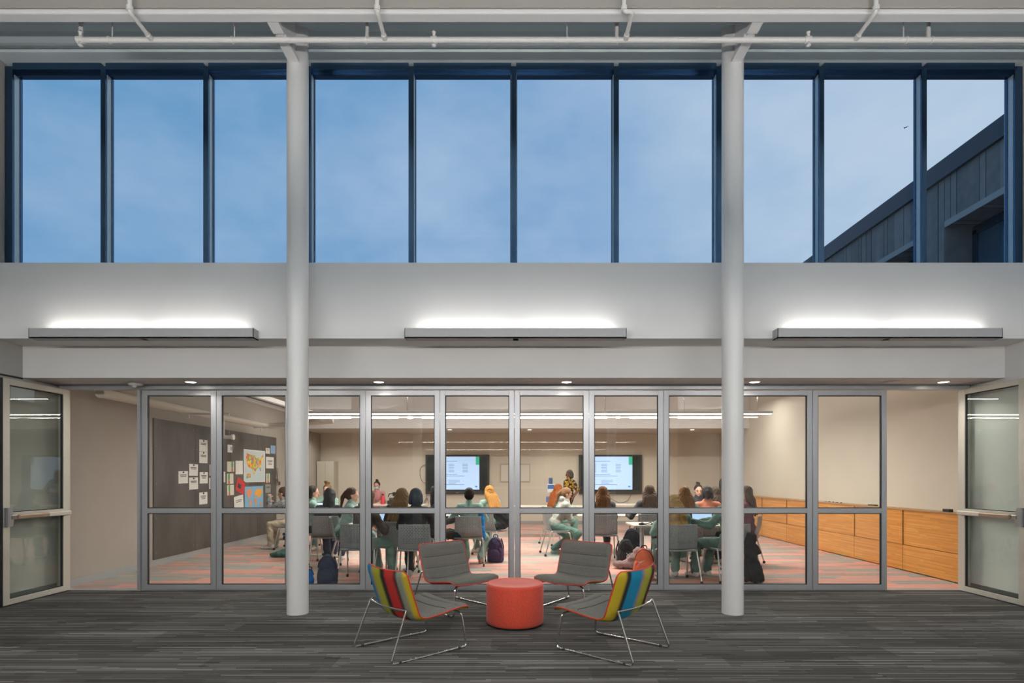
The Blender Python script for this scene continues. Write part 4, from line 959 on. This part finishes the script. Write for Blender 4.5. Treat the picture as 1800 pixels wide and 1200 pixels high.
mp = sheetp('wall_map', 428, 465.7, 790.9, 847, mat('map_border', (.68, .68, .64), .7), 'map of the United States in bright patchwork colours', 'map')
y0, y1 = wallY(428), wallY(465.7); hw = (y1-y0)/2; hh = (847-790.9)*((y0+y1)/2)/F/2
boxes('sea', [((.004, -hw*.94, -hh*.94), (.006, hw*.94, hh*.94))], MB_, mp)
US = [(-.78, .78), (-.55, .70), (-.2, .66), (.1, .62), (.22, .50), (.36, .52), (.42, .38), (.58, .48), (.72, .66), (.80, .74), (.84, .56), (.74, .40), (.66, .22), (.62, .0), (.54, -.14), (.58, -.32), (.60, -.50), (.50, -.46), (.44, -.26), (.22, -.28), (.12, -.40), (.0, -.60), (-.08, -.74), (-.16, -.58), (-.28, -.34), (-.48, -.28), (-.62, -.18), (-.74, .02), (-.82, .30)]
bm = bmesh.new(); prism(bm, [(a*hw*.98, b*hh*.86+.04) for a, b in US], .006, .008, 'X'); prism(bm, [(a*hw*.2-hw*.58, b*hh*.16-hh*.62) for a, b in ((-1, -1), (1, -.6), (.8, 1), (-.9, .8))], .006, .008, 'X')
obj('land', bm, us_map_mat(), mp)
wm = sheetp('wall_map', 430, 462.4, 854.5, 899, mat('map_ocean', (.20, .42, .60), .7), 'blue world map with orange and green continents below the other map', 'map'); y0, y1 = wallY(430), wallY(462.4); hw = (y1-y0)/2; hh = (899-854.5)*((y0+y1)/2)/F/2
bm = bmesh.new()
for P_ in ([(-.85, .7), (-.35, .85), (-.25, .5), (-.45, .2), (-.6, .05), (-.8, .35)], [(-.5, .0), (-.28, -.15), (-.35, -.6), (-.45, -.75), (-.52, -.3)], [(.0, .1), (.25, .05), (.22, -.35), (.1, -.6), (-.02, -.15)], [(.62, -.35), (.85, -.3), (.8, -.6), (.6, -.55)]): prism(bm, [(a*hw, b*hh) for a, b in P_], .004, .007, 'X')
obj('land', bm, mat('map_coral', (.72, .28, .14), .7), wm)
bm = bmesh.new(); prism(bm, [(a*hw, b*hh) for a, b in [(-.02, .3), (.1, .65), (.4, .8), (.85, .75), (.88, .45), (.6, .12), (.4, .1), (.2, .25)]], .004, .007, 'X'); obj('land', bm, mat('map_orange', (.80, .36, .04), .7), wm)
# hanging badge lanyards
bm = bmesh.new(); yl = wallY(484); tube(bm, [(WX+.02, yl, 1.62), (WX+.03, yl+.05, 1.35), (WX+.02, yl+.1, 1.62)], .006, 6); ell(bm, (WX+.03, yl+.05, 1.32), (.01, .05, .07)); ell(bm, (WX+.03, yl+.16, 1.25), (.02, .05, .05)); tag(obj('lanyard', bm, mat('lanyard_dark', (.10, .03, .03), .7)), 'dark red lanyard hanging at the far end of the steel panels', 'lanyard')

# ================================================================ BAGS, DEVICES
def backpack(x, y, rz, w_, h_, d_, col, label, name='backpack', lean=0, logo=None, zip_col=(.02, .02, .02)):
    r = thing(name, label, 'backpack', (x, y, 0), rz)
    m = cloth(col); bm = bmesh.new(); M = Matrix.Rotation(math.radians(lean), 3, 'X')
    def q(v): return M @ Vector(v)
    ell(bm, q((0, 0, h_*.32)), (w_*.50, d_*.50, h_*.34), M, 3); ell(bm, q((0, 0, h_*.62)), (w_*.45, d_*.45, h_*.38), M, 3); obox(bm, q((0, 0, h_*.28)), (w_*.92, d_*.85, h_*.54), M, .03); obox(bm, Vector((0, 0, .05)), (w_*.9, d_*.8, .10), None, .02)
    remesh('main_compartment', bm, m, r, .012, 8)
    bm = bmesh.new(); ell(bm, q((0, -d_*.42, h_*.30)), (w_*.36, d_*.22, h_*.26), M, 3); remesh('front_pocket', bm, m, r, .012, 5)
    bm = bmesh.new(); tube(bm, [q((w_*.42*math.cos(a), -d_*.25, h_*.58+h_*.36*math.sin(a))) for a in [PI*k/14 for k in range(15)]], .005, 6); obj('zip', bm, cloth(zip_col), r)
    bm = bmesh.new(); tube(bm, [q((-.04, 0, h_*.98)), q((-.03, 0, h_*1.08)), q((.03, 0, h_*1.08)), q((.04, 0, h_*.98))], .008, 6, fil=.02); obj('handle', bm, cloth(zip_col), r)
    for s in (-1, 1):
        bm = bmesh.new(); tube(bm, [q((s*w_*.25, d_*.45, h_*.9)), q((s*w_*.34, d_*.75, h_*.55)), q((s*w_*.3, d_*.5, h_*.12))], .012, 6, fil=.06); obj('strap', bm, cloth(zip_col), r)
    if logo == 'tick':
        bm = bmesh.new(); prism(bm, [(-.045, .0), (-.025, -.022), (.055, .022), (-.02, -.005)], -.004, 0, 'Y'); o = obj('logo', bm, mat('logo_white', (.75, .75, .75), .6), r, loc=q((-w_*.12, -d_*.60, h_*.55)))
    if logo == 'arcs':
        bm = bmesh.new()
        for s in (-1, 1): tube(bm, [(math.cos(a)*.03, 0, s*(.028-.022*math.sin(a))) for a in [PI*k/10 for k in range(11)]], .0055, 6)
        obj('logo', bm, mat('logo_white', (.75, .75, .75), .6), r, loc=q((-w_*.05, -d_*.66, h_*.42)))
    return r
backpack(-2.44, 7.46, .1, .27, .40, .19, (.035, .045, .085), 'navy backpack standing against the glass wall near the left column')
backpack(-2.70, 7.50, .4, .14, .21, .12, (.0, .16, .50), 'small bright blue bag at the foot of the left column', 'drawstring_bag')
backpack(-.30, 9.45, -.25, .28, .42, .22, (.045, .03, .085), 'dark purple backpack on the carpet beside the teal scrubs chair')
backpack(1.80, 9.15, .25, .30, .42, .20, (.018, .018, .020), 'black backpack with a white interlocking emblem under the right screen', logo='arcs')
backpack(1.97, 9.48, -.2, .32, .56, .20, (.015, .020, .035), 'taller dark blue backpack behind the black one')
backpack(1.80, 7.86, -.25, .30, .43, .22, (.78, .155, .07), 'bright coral orange backpack with a white tick mark', lean=-10, logo='tick')
def heap(name, x, y, blobs, col, label, cat, z=0):
    bm = bmesh.new()
    for (a, b, c, rx, ry, rz) in blobs: ell(bm, (a, b, c), (rx, ry, rz), Matrix.Rotation(random.uniform(-.5, .5), 3, 'Z'), 3)
    rt = thing(name, label, cat, (x, y, z)); remesh('fabric', bm, cloth(col), rt, .012, 3); return rt
heap('jacket', 1.78, 8.80, [(0, 0, .06, .20, .13, .07), (.1, .03, .13, .13, .10, .10), (.16, .05, .22, .09, .08, .10), (-.14, 0, .06, .12, .1, .06), (.02, -.05, .1, .06, .04, .09), (.11, -.06, .14, .04, .03, .10)], (.30, .19, .175), 'dusty pink puffer jacket heaped on the floor by the orange backpack', 'jacket')
heap('jacket', -4.12, 10.05, [(0, 0, .05, .16, .11, .055), (.08, .02, .09, .09, .08, .06), (-.1, 0, .04, .08, .08, .045)], (.05, .13, .10), 'dark green jacket dropped on the carpet left of the left column', 'jacket')
heap('jacket', -.52, 9.20, [(0, 0, 0, .05, .06, .20), (.02, .01, -.15, .045, .05, .14)], (.0, .18, .52), 'bright blue jacket hanging off the teal scrubs chair', 'jacket', .66)
heap('jacket', -.22, 10.20, [(0, 0, 0, .17, .05, .17), (.02, 0, .13, .17, .07, .05), (0, .0, -.12, .15, .05, .07)], BLK, 'black jacket draped over the chair right of the bright blue jacket', 'jacket', .66)
bm = bmesh.new()
for k in range(7):
    u = k/6; cap(bm, (-.05+.06*u, .0, .66-.10*u), (-.06+.20*u, (-.03, .03)[k % 2], .05), .030, .042)
cap(bm, (.02, 0, .58), (.11, .0, .40), .035, .03); ell(bm, (.02, 0, .60), (.07, .05, .08))
rt = thing('coat', 'long black coat hanging to the floor just right of the right column', 'coat', (3.16, 7.60, 0)); remesh('fabric', bm, cloth((.030, .028, .030)), rt, .012, 3)
heap('tote_bag', 1.02, 10.95, [(0, 0, .10, .12, .06, .11), (0, 0, .17, .10, .05, .06)], (.55, .53, .45), 'white tote bag on the floor beneath the grey hooded student', 'bag')
heap('cushion', 2.30, 8.95, [(0, 0, .25, .13, .09, .10), (.03, 0, .17, .12, .09, .08), (0, 0, .07, .11, .09, .08)], (.30, .42, .38), 'pale teal bag under the table behind the orange backpack', 'bag')
def laptop(x, y, z, deg, label):
    r = thing('laptop', label, 'laptop', (x, y, z), math.radians(deg)); boxes('base', [((-.16, -.11, 0), (.16, .11, .014))], mat('laptop_grey', (.10, .10, .11), .4), r, bev=.004)
    bm = bmesh.new(); obox(bm, (0, .145, .115), (.32, .008, .215), Matrix.Rotation(-.28, 3, 'X'), .002); obj('lid', bm, BLACK, r)
    bm = bmesh.new(); obox(bm, (0, .1395, .117), (.29, .002, .18), Matrix.Rotation(-.28, 3, 'X')); obj('display', bm, mat('lit_laptop_display', (.42, .62, .92), .5, emit=.85), r)
    boxes('keyboard', [((-.14, -.03, .014), (.14, .09, .017))], GASK, r)
laptop(-1.98, 8.50, .72, 5, 'open laptop with a bright screen on the left table behind the glass')
laptop(2.80, 8.32, .72, 0, 'open laptop showing a blue-white page on the right table')
laptop(-3.45, 10.45, .72, 30, 'open laptop beside the student next to the left column')
# headphones and cord on the right table
r = thing('headphones', 'tangled black headphones lying on the corner of the right table', 'headphones', (1.93, 8.25, .72))
bm = bmesh.new(); tube(bm, [(math.cos(a)*.08, math.sin(a)*.07, .018+.01*math.sin(a*3)) for a in [PI*1.3*k/16 for k in range(17)]], .008, 8); obj('headband', bm, BLACK, r)
for s in (-1, 1): bm = bmesh.new(); lathe(bm, [(.030, 0), (.034, .015), (.026, .03)], 16, (s*.09, -.02, .0)); obj('ear_cup', bm, BLACK, r)
bm = bmesh.new(); tube(bm, catmull([Vector(q) for q in [(-.09, -.02, .01), (-.02, -.09, .006), (.05, -.04, .006), (.12, -.09, .006), (.17, .02, .006)]], 6), .004, 6); obj('cord', bm, BLACK, r)
# machines on the back tables
def machine(x, y, label, s=1.0):
    r = thing('document_camera', label, 'machine', (x, y, .72)); boxes('base', [((-.12*s, -.1, 0), (.12*s, .1, .09*s))], BLACK, r, bev=.015)
    bm = bmesh.new(); box(bm, (-.08*s, -.05, .09*s), (.08*s, .06, .16*s), .01); obj('body', bm, mat('machine_grey', (.06, .07, .075), .4), r)
    bm = bmesh.new(); tube(bm, [(.05*s, .02, .15*s), (.06*s, .02, .27*s), (-.08*s, -.03, .26*s), (-.10*s, -.04, .18*s)], .014, 8, fil=.03); obj('arm', bm, BLACK, r)
    bm = bmesh.new(); box(bm, (.0, -.02, .2*s), (.08*s, .05, .30*s), .01); obj('head', bm, BLACK, r)
machine(X(690, 14.3), 14.3, 'black desktop machine with a raised arm on the left back table')
machine(X(1180, 14.3), 14.3, 'small black desktop machine on the right back table', .7)
def bottle(x, y, z, col, label, name, cat, h=.2, rr=.035):
    r = thing(name, label, cat, (x, y, z)); bm = bmesh.new(); lathe(bm, [(rr, 0), (rr, h*.65), (rr*.5, h*.8), (rr*.45, h*.88)], 16); obj('bottle_body', bm, mat('glossy_%s' % name, col, .3), r, 50)
    bm = bmesh.new(); lathe(bm, [(rr*.55, h*.86), (rr*.55, h)], 12); obj('cap', bm, BLACK, r)
bottle(X(700, 14.25), 14.25, .72, (.75, .55, .02), 'yellow bottle beside the black desktop machine', 'spray_bottle', 'bottle', .26, .045)
bottle(X(673, 14.2), 14.2, .72, (.60, .03, .05), 'red drink bottle in front of the masked woman', 'drink_bottle', 'bottle', .26, .05)
o = boxes('folder', [((-.15, -.1, 0), (.15, .1, .02))], mat('yellow_folder', (.80, .50, .02), .6), bev=.003); o.location = (3.3, 10.25, .72); tag(o, 'yellow folder on the table in front of the printed black shirt', 'folder')
o = boxes('notebook', [((-.12, -.16, 0), (.12, .16, .012))], PAPER); o.location = (1.35, 10.42, .72); tag(o, 'white notebook open before the grey hooded student', 'notebook')
o = boxes('notebook', [((-.16, -.11, 0), (.16, .11, .012))], PAPER); o.location = (-1.68, 8.46, .72); tag(o, 'white paper pad on the left table by the open laptop', 'notebook')
# vitals monitor on a rolling stand
r = thing('vitals_monitor', 'blue and white patient monitor on a rolling stand left of the instructor', 'medical device', (X(968, 14.6), 14.6, 0))
bm = bmesh.new(); tube(bm, [(0, 0, .06), (0, 0, 1.0)], .018, 10); obj('pole', bm, CHROME, r)
for k in range(5): a = 2*PI*k/5; bm = bmesh.new(); tube(bm, [(0, 0, .07), (.24*math.cos(a), .24*math.sin(a), .05)], .014, 8); lathe(bm, [(.025, -.01), (.025, .01)], 10, (.24*math.cos(a), .24*math.sin(a), .026), 'X'); obj('foot', bm, mat('stand_grey', (.4, .4, .42), .5), r)
boxes('monitor', [((-.10, -.08, 1.0), (.10, .06, 1.22))], mat('device_white', (.62, .64, .66), .5), r, bev=.012); boxes('display', [((-.08, -.086, 1.10), (.08, -.08, 1.20))], mat('device_blue', (.05, .12, .35), .4), r)
bm = bmesh.new(); box(bm, (-.05, -.04, 1.22), (.05, .02, 1.38), .015); obj('thermometer_holder', bm, mat('device_navy', (.05, .10, .22), .5), r); boxes('basket', [((-.11, -.1, .75), (.11, .08, .90))], mat('basket_blue', (.10, .16, .40), .5), r, bev=.01)
# utility cart at the left wall
r = thing('utility_cart', 'white utility cart on black casters at the far left wall', 'cart', (-4.95, 12.9, 0))
boxes('body', [((-.16, -.2, .16), (.16, .2, .62))], mat('cart_white', (.62, .58, .48), .6), r, bev=.01); boxes('shelf', [((-.2, -.24, .10), (.2, .24, .16))], NAVY, r, bev=.01); boxes('top', [((-.19, -.22, .62), (.19, .22, .65))], BLACK, r)
for a in (-1, 1):
    for b in (-1, 1): bm = bmesh.new(); lathe(bm, [(.045, -.015), (.045, .015)], 14, (a*.17, b*.2, .046), 'X'); obj('caster', bm, RUBBER, r, 40)
# camera on a pole, right of the brown haired student
r = thing('pole_speaker', 'slim black speaker on a thin stand left of the right column, at the back', 'speaker', (X(1267, 13.6), 13.6, 0)); bm = bmesh.new(); tube(bm, [(0, 0, .02), (0, 0, 1.1)], .012, 8); obj('pole', bm, BLACK, r)
bm = bmesh.new(); ell(bm, (0, 0, 1.22), (.045, .04, .15)); obj('cabinet', bm, BLACK, r, 180); bm = bmesh.new(); lathe(bm, [(.14, 0), (.13, .02), (.02, .03)], 20); obj('base', bm, BLACK, r)
# printed mark on the black shirt is a plain pale shape
